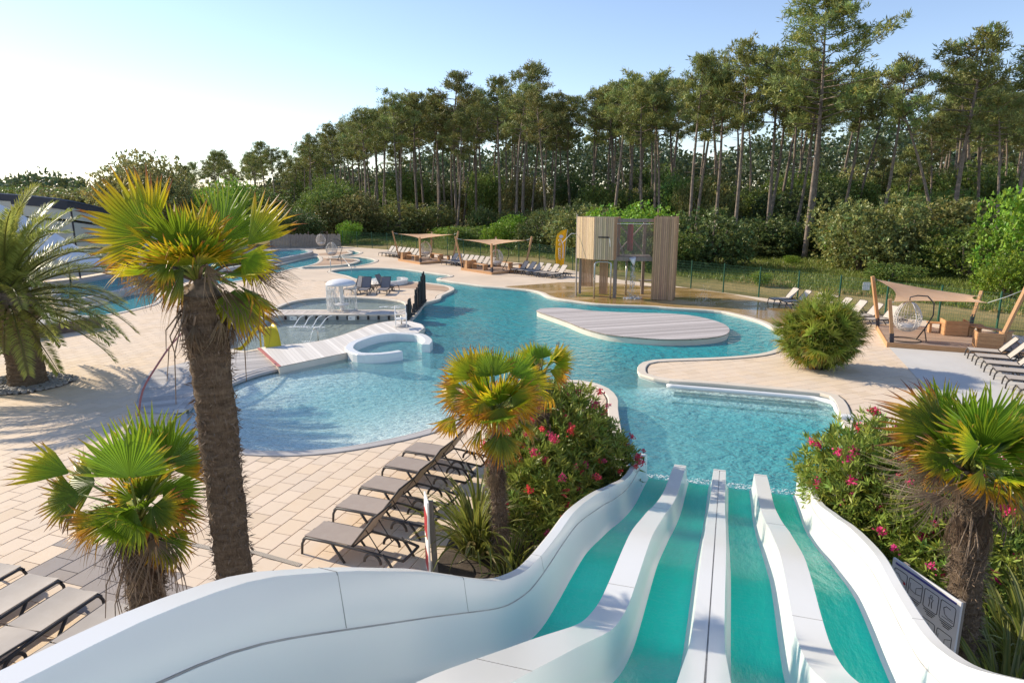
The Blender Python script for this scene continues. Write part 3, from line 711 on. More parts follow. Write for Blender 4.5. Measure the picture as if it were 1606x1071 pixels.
# ------------------------------------------------------------------ four-lane water slide (local y runs down the slide)
PROF = [(-.6, 5.06), (.2, 5.02), (.7, 4.94), (1.0, 4.87), (1.36, 4.775), (1.6, 4.69), (1.85, 4.57), (2.3, 4.31), (2.8, 4.02), (3.2, 3.79), (3.54, 3.59), (4.2, 3.2), (4.6, 2.975), (5.0, 2.81), (5.3, 2.70), (5.6, 2.645), (6.0, 2.585), (6.4, 2.54), (6.8, 2.48), (7.15, 2.42), (7.4, 2.35), (7.8, 2.225), (8.2, 2.09), (8.94, 1.85), (9.7, 1.57), (10.4, 1.335), (11.3, 1.06), (12.0, .90), (12.6, .81), (13.3, .69), (13.8, .585), (14.4, .45)]
PS = np.array([p[0] for p in PROF]); PZ = np.array([p[1] for p in PROF])
def pz(s): return float((np.interp(s - .18, PS, PZ) + np.interp(s, PS, PZ) * 2 + np.interp(s + .18, PS, PZ)) / 4)
def wallh(s): return float(np.interp(s, [.5, 1, 1.6, 1.9, 2.5, 3.2, 4.3, 5.1, 5.8, 6.5, 7.3, 8.3, 10.3, 12.2, 13.9], [.15, .17, .22, .26, .29, .29, .23, .20, .16, .13, .16, .20, .21, .13, .15]))
SS = [i * .15 - .6 for i in range(int(14.45 / .15) + 1)]
slide = thing('water_slide', 'white four lane water slide with teal chutes running down into the big pool', 'water slide', (0, 0, 0), -R_(18))
def sweep(prof, s0, s1, name, m, parent=slide, hf=None, caps=True, closed=False, sm=True):
    b = MB(); rows = []; S_ = [s for s in SS if s0 < s < s1]; S_ = [s0] + S_ + [s1]
    for s in S_:
        z = pz(s); rows.append([(u if not callable(u) else u(s), s, z + (h(s) if callable(h) else h)) for u, h in prof])
    b.grid(rows, sm, closed)
    if caps: b.add(rows[0], [tuple(range(len(prof)))[::-1]]); b.add(rows[-1], [tuple(range(len(prof)))])
    me = b.mesh(name); o = obj(name, me, m, parent)
    try: me.set_sharp_from_angle(angle=R_(38))
    except Exception: pass
    return o
END = 13.88
LANES = [(-1.43, -.985), (-.615, -.185), (.185, .615), (.985, 1.43)]
for a, c in LANES:
    sweep([(a - .03, -.345), (a, -.36), (a + .12, -.372), ((a + c) / 2, -.376), (c - .12, -.372), (c, -.36), (c + .03, -.345)], -.6, END + .12, 'chute', MAT['teal'], caps=False)
for u0 in (-.8, 0, .8):
    hw = .122
    halves = [(-1, 1)] if u0 else [(-1, -.02), (.02, 1)]
    for q in halves:
        l, r = q
        pl = [(u0 - .205, -.40), (u0 - .195, -.36), (u0 - .165, -.33), (u0 - .145, -.26), (u0 - .127, -.04), (u0 - hw, 0)] if l == -1 else [(u0 + l * .3, -.40), (u0 + l * .3, 0)]
        pr = [(u0 + hw, 0), (u0 + .127, -.04), (u0 + .145, -.26), (u0 + .165, -.33), (u0 + .195, -.36), (u0 + .205, -.40)] if r == 1 else [(u0 + r * .3, 0), (u0 + r * .3, -.40)]
        sweep(pl + pr, -.6, END + .05, 'divider', MAT['white'], closed=True)
    if u0 == 0: sweep([(-.006, -.4), (-.006, -.012), (.006, -.012), (.006, -.4)], -.6, END, 'centre_joint', MAT['seamgrey'])
    b = MB(); z = pz(END + .02)
    rows = [[(u0 + x * k, END + .04 + y, z + h) for x, y, h in ((-.12, 0, .0), (-.12, .16, -.14), (-.15, .26, -.34), (-.17, .28, -.7), (.17, .28, -.7), (.15, .26, -.34), (.12, .16, -.14), (.12, 0, .0))] for k in (1,)]
    V = []
    for x in (-1, 1):
        for yy, h, ww in ((0, 0, .122), (.10, -.02, .122), (.16, -.12, .125), (.18, -.30, .14), (.18, -.8, .15), (0, -.8, .2)): V.append((u0 + x * ww, END + .04 + yy, z + h))
    b.add(V, [(0, 1, 2, 3, 4, 5), (11, 10, 9, 8, 7, 6)] + [(i, i + 6, i + 7, i + 1) for i in range(5)]); obj('divider_nose', b.mesh('nose'), MAT['white'], slide)
for sg in (-1, 1):
    o_ = lambda k: (lambda s: sg * k)
    lower = [(sg * 1.40, -.40), (sg * 1.43, -.362), (sg * 1.455, -.33), (sg * 1.485, -.26), (sg * 1.515, -.15), (sg * 1.53, -.05), (sg * 1.537, .0), (sg * 1.60, .0), (sg * 1.60, -.40)]
    if sg == 1: lower = lower[::-1]
    sweep(lower[::-1] if sg == -1 else lower[::-1], -.6, END + .02, 'side_trough', MAT['white'], closed=True)
    up = [(sg * 1.545, .008), (sg * 1.572, lambda s: wallh(s) - .02), (sg * 1.58, lambda s: wallh(s)), (sg * 1.665, lambda s: wallh(s) + .004), (sg * 1.69, lambda s: wallh(s) - .02), (sg * 1.69, lambda s: wallh(s) - .09), (sg * 1.625, lambda s: wallh(s) - .09), (sg * 1.62, -.42), (sg * 1.56, -.42)]
    sweep(up, -.6, END - .1, 'side_wall', MAT['white'], closed=True)
    z = pz(END); h = wallh(END - .1); b = MB()
    V = []
    for x in (1.53, 1.67):
        V += [(sg * x, END - .1, z + h), (sg * x, END + .12, z + h * .9), (sg * x, END + .42, z + .02), (sg * x, END + .5, z - .35), (sg * x, END + .3, z - .8), (sg * x, END - .1, z - .8)]
    b.add(V, [(0, 1, 2, 3, 4, 5), (11, 10, 9, 8, 7, 6)] + [(i, i + 6, i + 7, i + 1) for i in range(5)]); obj('wall_nose', b.mesh('wn'), MAT['white'], slide)
    for sj in ((2.35, 3.8, 5.75, 9.6) if sg < 0 else (2.35, 5.75, 9.6)):
        sweep([(sg * 1.5435, .01), (sg * 1.5725, lambda s: wallh(s) - .01), (sg * 1.578, lambda s: wallh(s) + .0025), (sg * 1.67, lambda s: wallh(s) + .0065), (sg * 1.67, lambda s: wallh(s)), (sg * 1.60, .0)], sj, sj + .005, 'panel_joint', MAT['seamgrey'])
    sweep([(sg * 1.541, -.002), (sg * 1.541, .007), (sg * 1.552, .007), (sg * 1.552, -.002)], -.6, END - .1, 'seam', MAT['seamgrey'])
for u0 in (-.8, .8):
    for sj in (2.35, 5.75, 9.6): sweep([(u0 - .123, -.001), (u0 - .121, .0025), (u0 + .121, .0025), (u0 + .123, -.001)], sj, sj + .005, 'panel_joint', MAT['seamgrey'])
sweep([(-1.6, -.42), (1.6, -.42), (1.6, -.52), (-1.6, -.52)], -.6, END - .2, 'underside', MAT['white'], closed=True)
for s_ in (3.2, 6.5, 9.5):
    for u in (-1.2, 1.2):
        b = MB(); b.tube([(u, s_, .0), (u, s_, pz(s_) - .5)], .09, 12); obj('support_post', b.mesh('post'), MAT['steel'], slide)
b = MB(); b.box((0, -1.0, 4.6), (3.6, .9, .16)); obj('start_platform', b.mesh('plat'), MAT['whitetop'], slide)
for x in (-1.7, 1.7):
    b = MB(); b.tube([(x, -1.35, 0), (x, -1.35, 4.55)], .1, 12); obj('support_post', b.mesh('post'), MAT['steel'], slide)
# foam where the lanes run out
def blobs(n, cx, cy, z, rx, ry, s0, s1, rz=0, seed=1, zj=.02):
    r = random.Random(seed); V = []; F = []
    for i in range(n):
        a = r.uniform(0, 6.283); q = math.sqrt(r.random()); x = cx + q * rx * math.cos(a) * math.cos(rz) - q * ry * math.sin(a) * math.sin(rz); y = cy + q * rx * math.cos(a) * math.sin(rz) + q * ry * math.sin(a) * math.cos(rz)
        s = r.uniform(s0, s1); o = len(V); zz = z + r.uniform(0, zj); t = r.uniform(0, 3)
        for k in range(6): V.append((x + s * math.cos(t + k * 1.047) * r.uniform(.7, 1.4), y + s * math.sin(t + k * 1.047) * r.uniform(.4, .8), zz))
        V.append((x, y, zz + s * .5)); F += [(o + k, o + (k + 1) % 6, o + 6) for k in range(6)]
    return np_mesh('foam', V, F, smooth=True)
for (a, c), yy in zip(LANES, (14.75, 14.8, 14.8, 14.8)):
    u = (a + c) / 2; P = (u * math.cos(R_(18)) + yy * math.sin(R_(18)), -u * math.sin(R_(18)) + yy * math.cos(R_(18)))
    obj('foam', blobs(90, P[0], P[1] + .05, -.128, .40, .14, .008, .026, -R_(18), 3 + int(u * 10)), MAT['foam'], kind='stuff')

# ------------------------------------------------------------------ sun loungers
def make_lounger(mf, ms, ang, label, group, loc, rz, detail=True):
    t = thing('sun_lounger', label, 'sun lounger', loc, rz, group)
    hx, L, H_ = 1.0, .72, .34; W = .31
    b = MB()
    for sy in (-1, 1):
        b.tube([(0.02, sy * W, .27), (.1, sy * W, H_ - .02), (.5, sy * W, H_ - .015), (1.2, sy * W, H_ - .03), (1.75, sy * (W - .02), .27), (1.98, sy * (W - .05), .24)], .026, 6)
    b.tube([(1.98, -W + .05, .24), (2.0, 0, .25), (1.98, W - .05, .24)], .026, 6); b.tube([(.05, -W, .30), (.03, 0, .31), (.05, W, .30)], .026, 6)
    b.tube([(hx, -W, .30), (hx, W, .30)], .02, 6)
    obj('frame', b.mesh('frame'), mf, t)
    for x0, x1, x2 in ((.06, .0, -.02), (.62, .70, .86), (1.62, 1.72, 1.86)):
        for sy in (-1, 1):
            b = MB(); b.tube([(x0, sy * (W - .0), .31), (x1, sy * W, .2), (x2, sy * W, .0)], [.026, .026, .022], 6); obj('leg', b.mesh('leg'), mf, t)
    b = MB(); rows = []
    for i in range(9):
        x = .03 + (hx - .03) * i / 8; rows.append([(x, y, H_ + .012 - .018 * (1 - (y / W) ** 2)) for y in (-W + .02, -.15, 0, .15, W - .02)])
    b.grid(rows, True); b.grid([[(p[0], p[1], p[2] - .012) for p in r][::-1] for r in rows], True)
    rim = [rows[0][0], rows[-1][0]], [rows[0][-1], rows[-1][-1]]
    obj('seat', b.mesh('seat'), ms, t)
    ca, sa = math.cos(ang), math.sin(ang); b = MB(); rows = []
    for i in range(7):
        l = L * i / 6; rows.append([(hx + .03 + l * ca, y, H_ + .01 + l * sa + .012 * (1 - (y / W) ** 2)) for y in (-W + .03, -.15, 0, .15, W - .03)])
    b.grid(rows, True); b.grid([[(p[0] + .012 * sa, p[1], p[2] - .012 * ca) for p in r][::-1] for r in rows], True)
    bk = obj('backrest', b.mesh('backrest'), ms, t)
    b = MB()
    for sy in (-1, 1): b.tube([(hx, sy * (W - .02), H_ - .01), (hx + .03 + L * ca, sy * (W - .02), H_ + L * sa)], .018, 6)
    b.tube([(hx + .03 + L * ca, -W + .02, H_ + L * sa), (hx + .03 + L * ca, W - .02, H_ + L * sa)], .018, 6)
    obj('back_frame', b.mesh('bf'), mf, bk)
    if ang > .2:
        b = MB()
        for sy in (-1, 1): b.tube([(hx + .40 * ca, sy * .2, H_ + .38 * sa), (hx + .5, sy * .2, .27)], .010, 5)
        b.tube([(hx + .5, -W, .27), (hx + .5, W, .27)], .012, 5); obj('back_strut', b.mesh('st'), mf, t)
    if detail:
        for sy in (-1, 1):
            b = MB(); b.tube([(1.42 + .16 * math.cos(a), sy * W, .12 + .16 * math.sin(a)) for a in [math.pi * k / 8 for k in range(9)]], .026, 6); obj('side_arch', b.mesh('arch'), mf, t)
    return t
def lo(b_): return [o for o in b_.children]
# nearest row
NR = [(473.6, 868), (522, 820), (562, 786.6), (599, 753), (630.5, 728)]
NL = ['brown sun lounger closest to the slide wall, nearest of five beside the yucca', 'second sun lounger up from the slide wall beside the yucca',
      'middle one of the five brown sun loungers beside the yucca', 'fourth brown sun lounger from the slide wall, beside the yucca', 'brown sun lounger nearest the shallow pool, last of five by the yucca']
near0 = None; ARZ = R_(-21)
for i, q in enumerate(NR):
    p = G(*q); x, y = p.x + math.sin(-ARZ) * .31 + .02, p.y + math.cos(ARZ) * .31
    if i == 0: near0 = make_lounger(MAT['frame'], MAT['sling'], R_(54), NL[0], 'brown loungers beside the yucca', (x, y, 0), ARZ)
    else: dup(near0, (x, y, 0), ARZ + rng.uniform(-.02, .02), NL[i])
BLp = [(-5.62, 8.93), (-6.46, 9.29), (-7.30, 9.66), (-8.14, 10.02), (-8.98, 10.4)]
BLl = ['flat sun lounger half hidden by the curved white slide wall', 'flat sun lounger second from the slide wall in the lower left corner', 'flat sun lounger third from the slide wall in the lower left corner', 'flat sun lounger at the lower left picture edge, only its corner showing', 'flat sun lounger furthest out at the left edge']
flat0 = make_lounger(MAT['frame'], MAT['slinglight'], R_(3), BLl[0], 'flat loungers in the lower left corner', (*BLp[0], 0), R_(-104))
for i in range(1, 4): dup(flat0, (*BLp[i], 0), R_(-104) + rng.uniform(-.015, .015), BLl[i])
up0 = None
def row(pts, rz, labels, group, sc=1.0):
    global up0
    for i, p in enumerate(pts):
        if up0 is None: up0 = make_lounger(MAT['frame'], MAT['slinglight'], R_(50), labels[i], group, (*p, 0), rz)
        else: dup(up0, (*p, 0), rz + rng.uniform(-.03, .03), labels[i], group, sc)
ordn = ['nearest', 'second', 'third', 'fourth', 'fifth', 'sixth', 'seventh', 'eighth', 'ninth', 'tenth']
FR = [(1518, 563), (1530, 573), (1544, 584), (1559, 596), (1578, 610), (1596, 626)]
pts = [G(*q) for q in FR]; pts = [(p.x + .13, p.y + .28) for p in pts]
row(pts, R_(-25), ['raised sun lounger right beside the timber gazebo on the concrete pad'] + ['raised sun lounger, %s along from the timber gazebo on the concrete pad' % w for w in ('second', 'third', 'fourth', 'fifth', 'sixth')], 'loungers on the pad right of the timber gazebo')
A, B_ = G(1212, 479), G(1364, 513)
pts = [(A.x + (B_.x - A.x) * k / 7, A.y + (B_.y - A.y) * k / 7 + .3) for k in range(8)]
row(pts, R_(10), ['raised sun lounger left of the round fan palm bush, farthest from the gazebo'] + ['raised sun lounger %s from the left in the row behind the palm bush' % w for w in ordn[1:7]] + ['raised sun lounger touching the leaning post of the timber gazebo'], 'loungers between the palm bush and the gazebo')
A, B_ = G(803, 430), G(862, 437.4)
pts = [(A.x + (B_.x - A.x) * k / 5, A.y + (B_.y - A.y) * k / 5 + .2) for k in range(6)]
row(pts, R_(36), ['raised sun lounger at the left end of the row beside the yellow banner'] + ['raised sun lounger %s from the left in the row beside the yellow banner' % w for w in ordn[1:5]] + ['raised sun lounger right under the yellow banner'], 'loungers beside the yellow banner')
A, B_ = Vector((-5.9, 59.3)), Vector((-2.6, 55.6))
pts = [(A.x + (B_.x - A.x) * k / 7, A.y + (B_.y - A.y) * k / 7) for k in range(8)]
row(pts, R_(42), ['raised sun lounger at the left end of the row between the two far shade sails'] + ['raised sun lounger %s from the left in the row between the far shade sails' % w for w in ordn[1:7]] + ['raised sun lounger half hidden behind the nearer far shade sail post'], 'loungers between the two far shade sails')
A, B_ = Vector((-13.0, 67.6)), Vector((-9.6, 63.6))
pts = [(A.x + (B_.x - A.x) * k / 7, A.y + (B_.y - A.y) * k / 7) for k in range(8)]
row(pts, R_(42), ['farthest raised sun lounger, at the far left end of the back row'] + ['raised sun lounger %s from the far left end of the back row' % w for w in ordn[1:7]] + ['raised sun lounger in the back row beside the farthest shade sail'], 'loungers in the farthest row')
g0 = make_lounger(MAT['frame'], MAT['slinggrey'], R_(62), 'grey lounger facing the camera just right of the white mushroom fountain', 'grey loungers behind the splash pool', (*G(568, 463.5), 0), R_(88))
dup(g0, (*G(599, 463.5), 0), R_(88), 'grey lounger facing the camera, right one of the pair behind the splash pool')
dup(g0, (*G(622, 456), 0), R_(160), 'grey lounger seen from the side behind the right facing one')
dup(g0, (*G(545, 462), 0), R_(60), 'grey lounger mostly hidden behind the mushroom fountain stem')

# ------------------------------------------------------------------ timber gazebos with shade sails
def bench(parent, x, y, L, rz, z0, m, plain=False):
    def W(a, c): return (x + a * math.cos(rz) - c * math.sin(rz), y + a * math.sin(rz) + c * math.cos(rz))
    t = parent
    for k in range(3):
        p = W(L / 2, -.14 + k * .14); b = MB(); b.box((p[0], p[1], z0 + .43), (L, .13, .04), rz, .005); obj('bench_board', b.mesh('bb'), m, t)
    for a in (.12, L - .12):
        p = W(a, 0); b = MB(); b.box((p[0], p[1], z0 + .205), (.09, .4, .41), rz); obj('leg', b.mesh('bl'), m, t)
def box_seat(x, y, rz, z0, label, group):
    t = thing('box_seat', label, 'bench box', (x, y, z0), rz, group)
    for k in range(4):
        b = MB(); b.box((0, -.34, .09 + k * .16), (.86, .04, .152)); obj('board', b.mesh('brd'), MAT['timber'], t)
        b = MB(); b.box((-.43, 0, .09 + k * .16), (.04, .66, .152)); obj('board', b.mesh('brd'), MAT['timber'], t)
        b = MB(); b.box((.43, 0, .09 + k * .16), (.04, .66, .152)); obj('board', b.mesh('brd'), MAT['timber'], t)
    return t
def sail_mesh(Cn, sag=.35, n=14):
    b = MB(); A, B__, C_, D = [Vector(c) for c in Cn]; rows = []; ctr = (A + B__ + C_ + D) / 4
    for i in range(n + 1):
        r = []
        for j in range(n + 1):
            u, v = i / n, j / n
            p = A * (1 - u) * (1 - v) + B__ * u * (1 - v) + C_ * u * v + D * (1 - u) * v
            e = .20 * (4 * u * (1 - u) * (abs(2 * v - 1) ** 3) + 4 * v * (1 - v) * (abs(2 * u - 1) ** 3))
            p = p.lerp(ctr, e); p.z -= sag * 16 * u * (1 - u) * v * (1 - v) * .4
            p.z += .012 * math.sin(u * 23 + v * 9) * (1 - abs(2 * u - 1))
            r.append(p)
        rows.append(r)
    b.grid(rows, True); b.grid([[p - Vector((0, 0, .006)) for p in r][::-1] for r in rows], True); return b.mesh('sail')
def gazebo(corner, phi, SX, SY, posts, sailc, label, slabel, grp, big=False):
    t = thing('timber_gazebo', label, 'gazebo', (corner[0], corner[1], 0), phi, grp)
    b = MB(); b.box((SX / 2, SY / 2, .09), (SX, SY, .17)); obj('platform', b.mesh('pf'), MAT['deck_brown'], t)
    for (cx, cy, lx, ly) in ((SX / 2, -.02, SX + .08, .04), (SX / 2, SY + .02, SX + .08, .04), (-.02, SY / 2, .04, SY), (SX + .02, SY / 2, .04, SY)):
        b = MB(); b.box((cx, cy, .095), (lx, ly, .20)); obj('fascia_board', b.mesh('fb'), MAT['timber'], t)
    for (x, y, tx, ty, h) in posts:
        b = MB(); b.beam((x + tx * .12, y + ty * .12, .45 if big else .3), (x + tx, y + ty, h), .13, .13); o = obj('post', b.mesh('post'), MAT['timber'], t)
        b = MB(); b.beam((x, y, .0), (x + tx * .17, y + ty * .17, .55), .15, .15); obj('post_shoe', b.mesh('shoe'), MAT['darksteel'], o)
    ca, sa = math.cos(phi), math.sin(phi)
    WC = [(corner[0] + c[0] * ca - c[1] * sa, corner[1] + c[0] * sa + c[1] * ca, c[2]) for c in sailc]
    s = tag(obj('shade_sail', sail_mesh(WC), MAT['sail']), slabel, 'shade sail', 'shade sails')
    for c, (x, y, tx, ty, h) in zip(sailc, posts):
        a = Vector((corner[0] + (x + tx) * ca - (y + ty) * sa, corner[1] + (x + tx) * sa + (y + ty) * ca, h - .1))
        p = Vector((corner[0] + c[0] * ca - c[1] * sa, corner[1] + c[0] * sa + c[1] * ca, c[2]))
        b = MB(); b.tube([p, (p + a) / 2 - Vector((0, 0, .03)), a], .014 if not big else .011, 5); obj('rope', b.mesh('rope'), MAT['print_white'], s)
    return t
# near gazebo: corner at the front left, x along the front, y along the left edge
cG = G(1392, 544.5); PH = R_(-22)
def inv(px, py, z, base=None, corner=cG, phi=PH):
    p = G(px, py, z) - corner; return (p.x * math.cos(phi) + p.y * math.sin(phi), -p.x * math.sin(phi) + p.y * math.cos(phi))
def invY(px, py, Y, corner=cG, phi=PH):
    q = AT(px, py, Y); p = Vector((q.x, q.y)) - corner; return (p.x * math.cos(phi) + p.y * math.sin(phi), -p.x * math.sin(phi) + p.y * math.cos(phi), q.z)
g1p = []
for (bx, by, tx, ty, dY) in ((1399, 536.5, 1395.5, 469.5, 0), (1377.6, 511, 1368.5, 433.5, 0.), (1523, 506, 1539.5, 456.5, .35), (1563, 546, 1611, 449, .2)):
    a = inv(bx, by, .18); Yb = G(bx, by, .18).y; c = invY(tx, ty, Yb + dY); g1p.append((a[0], a[1], c[0] - a[0], c[1] - a[1], c[2]))
Y1, Y2, Y3, Y4 = [G(bx, by, .18).y for bx, by in ((1399, 536.5), (1377.6, 511), (1523, 506), (1563, 546))]
gaz1 = gazebo(cG, PH, 4.9, 4.2, g1p, [invY(1402, 473, Y1 + .1), invY(1374, 438, Y2), invY(1533, 464, Y3 + .2), invY(1549, 475, Y4 + .5)],
    'large timber gazebo platform with leaning golden posts at the right', 'tan shade sail stretched over the hanging egg chair at the right', 'gazebos', True)
t = thing('timber_bench', 'long low timber bench at the back of the right gazebo', 'bench', (*G(1452, 520, .18), .17), R_(-20)); bench(t, 0, 0, 2.1, 0, 0, MAT['timber'])
t = thing('timber_bench', 'timber bench in the right corner of the gazebo by the fence', 'bench', (*G(1517, 525, .18), .17), R_(-62)); bench(t, 0, 0, 1.7, 0, 0, MAT['timber'])
p = G(1493, 525, .18); box_seat(p.x + .1, p.y + .1, R_(-15), .17, 'upright timber box end of the long bench at the back of the gazebo', 'bench boxes')
p = G(1553, 548, .18); box_seat(p.x + .1, p.y + .35, R_(-22), .17, 'timber box seat end beside the leaning corner post of the gazebo', 'bench boxes')
def egg_chair(loc, rz, label, grp, s=1., arm=True):
    t = thing('hanging_egg_chair', label, 'egg chair', loc, rz, grp, scale=(s,) * 3)
    b = MB(); r = random.Random(4)
    def ep(a, e):   # pod surface, open to -y
        z = 1.02 + .62 * math.sin(e); rr = .52 * math.cos(e) ** .85 * (1 - .22 * max(0, math.sin(e)))
        return Vector((rr * math.cos(a), rr * math.sin(a), z))
    for k in range(22):
        a = -math.pi * .5 + .72 + (2 * math.pi - 1.44) * k / 21; b.tube([ep(a, e) for e in [-1.45 + 2.95 * q / 12 for q in range(13)]], .011, 4)
    for k in range(9):
        e = -1.3 + .17 * k; b.tube([ep(-math.pi * .5 + .72 + (2 * math.pi - 1.44) * q / 24, e) if e > -.75 else ep(2 * math.pi * q / 24, e) for q in range(25)], .011, 4)
    for k in range(30):
        a0, e0 = r.uniform(-.7, 3.8), r.uniform(-1.3, .3); b.tube([ep(a0 + .12 * q * r.choice((-1, 1)), e0 + .16 * q) for q in range(5)], .011, 4)
    b.tube([ep(-math.pi * .5 + .72, e) for e in [-.8 + 2.3 * q / 12 for q in range(13)]], .02, 5); b.tube([ep(-math.pi * .5 - .72, e) for e in [-.8 + 2.3 * q / 12 for q in range(13)]], .02, 5)
    obj('woven_pod', b.mesh('pod'), MAT['wicker'], t)
    b = MB(); b.lathe([(.001, .0), (.28, .0), (.36, .08), (.34, .16), (.15, .2), (.001, .2)], 16, (0, 0, .55)); obj('cushion', b.mesh('cu'), MAT['cushion'], t)
    b = MB(); b.tube([(.58 * math.cos(a), .1 + .5 * math.sin(a), .03) for a in [math.pi * 2 * k / 24 for k in range(24)]], .025, 6, closed=True); obj('base_ring', b.mesh('br'), MAT['frame'], t)
    b = MB(); b.tube([(.38, .35, .05), (.62, .42, .5), (.86, .42, 1.1), (.84, .35, 1.6), (.6, .2, 1.88), (.25, .05, 1.9), (0, 0, 1.82), (0, 0, 1.64)], .027, 7); b.tube([(.62, .42, .5), (.75, .2, .03)], .022, 6); obj('stand', b.mesh('sa'), MAT['frame'], t)
    return t
p = G(1419, 534, .18); egg = egg_chair((p.x, p.y, .17), R_(-35), 'pale woven hanging egg chair on the near gazebo platform', 'hanging egg chairs')
for (q, z, lb, rz) in (((504, 391), 0, 'farthest egg chair standing in front of the brown picket fence', .6), ((521, 408), .0, 'egg chair on the small wooden lagoon deck', -.3), ((668, 407.5), .17, 'egg chair under the farthest shade sail', .4), ((779, 424), .17, 'egg chair under the middle shade sail, behind its front post', -.2)):
    p = G(q[0], q[1], z); dup(egg, (p.x, p.y, z), rz, lb)
def far_gazebo(corner, phi, label, slabel):
    posts = [(.1, .1, -.05, -.05, 2.35), (.1, 4.0, -.55, .25, 2.7), (3.3, 4.0, .4, .4, 2.5), (3.3, .1, .55, -.25, 2.75)]
    gz = gazebo(corner, phi, 3.4, 4.1, posts, [(.15, .15, 2.2), (-.1, 3.8, 2.45), (3.3, 3.8, 2.35), (3.5, .1, 2.45)], label, slabel, 'gazebos')
    ca, sa = math.cos(phi), math.sin(phi)
    def W(x, y, z=.17): return (corner[0] + x * ca - y * sa, corner[1] + x * sa + y * ca, z)
    return W
c2 = G(659, 415); c3 = G(771, 431)
W2 = far_gazebo(c2, R_(36), 'farthest timber gazebo platform by the back fence', 'farthest tan shade sail with a raised peak')
W3 = far_gazebo(c3, R_(38), 'timber gazebo platform between two lounger rows by the back fence', 'tan shade sail over the middle gazebo near the yellow banner')
for W_, nm in ((W2, 'farthest'), (W3, 'middle')):
    ph = R_(36)
    p = W_(2.0, .35); t = thing('timber_bench', 'small timber bench on the front edge of the %s gazebo' % nm, 'bench', p, ph, 'benches of the far gazebos'); bench(t, 0, 0, 1.2, 0, 0, MAT['timber'])
    p = W_(.5, 1.4); t = thing('timber_bench', 'low timber bench on the left side of the %s gazebo' % nm, 'bench', p, ph + R_(90), 'benches of the far gazebos'); bench(t, 0, 0, 1.8, 0, 0, MAT['timber'])
    p = W_(.5, 3.7); box_seat(p[0], p[1], ph, .17, 'timber box seat at the left end of the %s gazebo' % nm, 'bench boxes')
    p = W_(3.0, 1.4); t = thing('timber_bench', 'timber bench on the right side of the %s gazebo' % nm, 'bench', p, ph + R_(90), 'benches of the far gazebos'); bench(t, 0, 0, 1.9, 0, 0, MAT['timber'])

# ------------------------------------------------------------------ timber play tower
tw = thing('play_tower', 'tall timber clad water play tower with a netted bridge on the wet pad', 'play tower', (6.8, 40, 0))
def TW(x, y, z=0): return (x - 6.8, y - 40, z)
def slat_wall(name, a, c, z0, z1, m, parent, sw=.105, seed=0, ragged=.0):
    a = Vector(a[:2]); c = Vector(c[:2]); L = (c - a).length; n = max(2, round(L / sw)); d = (c - a) / n; r = random.Random(seed); rz = math.atan2(d.y, d.x)
    ms = [MAT['timber_pale'], MAT['timber_brown']]
    b = MB()
    for k in range(n):
        p = a + d * (k + .5); zz = r.uniform(-ragged, ragged); b.box((p.x, p.y, (z0 + z1) / 2 + zz / 2), (d.length - .018, .03 + r.uniform(0, .02), z1 - z0 + zz), rz)
    me = b.mesh(name); col = []
    for k in range(n): kk = r.uniform(.68, 1.12); col += [kk, kk * r.uniform(.94, 1.0), kk * r.uniform(.86, .98), 1] * 8
    me.color_attributes.new('Col', 'FLOAT_COLOR', 'POINT').data.foreach_set('color', col); obj(name, me, m, parent)
    return
PC, PR, PL = (4.75, 39.9), (5.85, 39.55), (3.88, 41.0); PBR, PBL = (6.45, 41.2), (4.75, 42.1)
pod = MB(); pod.prism([(p[0] - 6.8, p[1] - 40) for p in ((4.77, 39.98), (5.82, 39.62), (6.4, 41.2), (4.75, 42.0), (3.96, 41.0))], 2.36, 4.72); obj('pod_core', pod.mesh('core'), MAT['brownwall'], tw)
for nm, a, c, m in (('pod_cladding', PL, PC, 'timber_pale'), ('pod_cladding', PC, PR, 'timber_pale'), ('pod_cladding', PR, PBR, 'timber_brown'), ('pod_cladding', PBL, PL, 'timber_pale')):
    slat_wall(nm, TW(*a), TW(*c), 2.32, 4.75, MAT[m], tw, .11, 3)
b = MB(); b.box(TW(5.28, 39.68, 3.62), (.62, .05, .07), R_(-18)); obj('slot_window', b.mesh('sw'), MAT['blackwood'], tw)
b = MB(); b.tube([TW(5.5, 39.66, 3.6), TW(5.6, 39.5, 3.56), TW(5.62, 39.45, 3.3), TW(5.63, 39.44, 3.1)], .012, 6); obj('spout_jet', b.mesh('spj'), MAT['foam'], tw)
b = MB(); b.beam(TW(3.9, 41.35, 0), TW(3.9, 41.35, 4.85), .07, .32); obj('fin_post', b.mesh('fin'), MAT['greywood'], tw)
b = MB(); b.beam(TW(4.15, 41.5, .1), TW(4.15, 41.5, 2.34), .14, .14); obj('post', b.mesh('p'), MAT['greywood'], tw)
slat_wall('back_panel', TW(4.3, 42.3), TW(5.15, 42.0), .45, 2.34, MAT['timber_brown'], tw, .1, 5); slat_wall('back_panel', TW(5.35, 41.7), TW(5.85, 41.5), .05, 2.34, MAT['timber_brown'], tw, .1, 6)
b = MB(); b.tube([TW(4.86, 40.1, 0), TW(4.86, 40.1, 2.0), TW(4.9, 40.1, 2.12), TW(5.05, 40.08, 2.18), TW(5.6, 40.0, 2.18), TW(5.78, 39.97, 2.1), TW(5.8, 39.97, 1.95), TW(5.8, 39.97, 0)], .055, 8); obj('steel_arch', b.mesh('arch'), MAT['steel'], tw)
for (x, y) in ((6.1, 40.4), (6.35, 41.8), (8.05, 41.9)):
    b = MB(); b.beam(TW(x, y, 0), TW(x, y, 4.6), .17, .17); obj('post', b.mesh('p'), MAT['greywood'], tw)
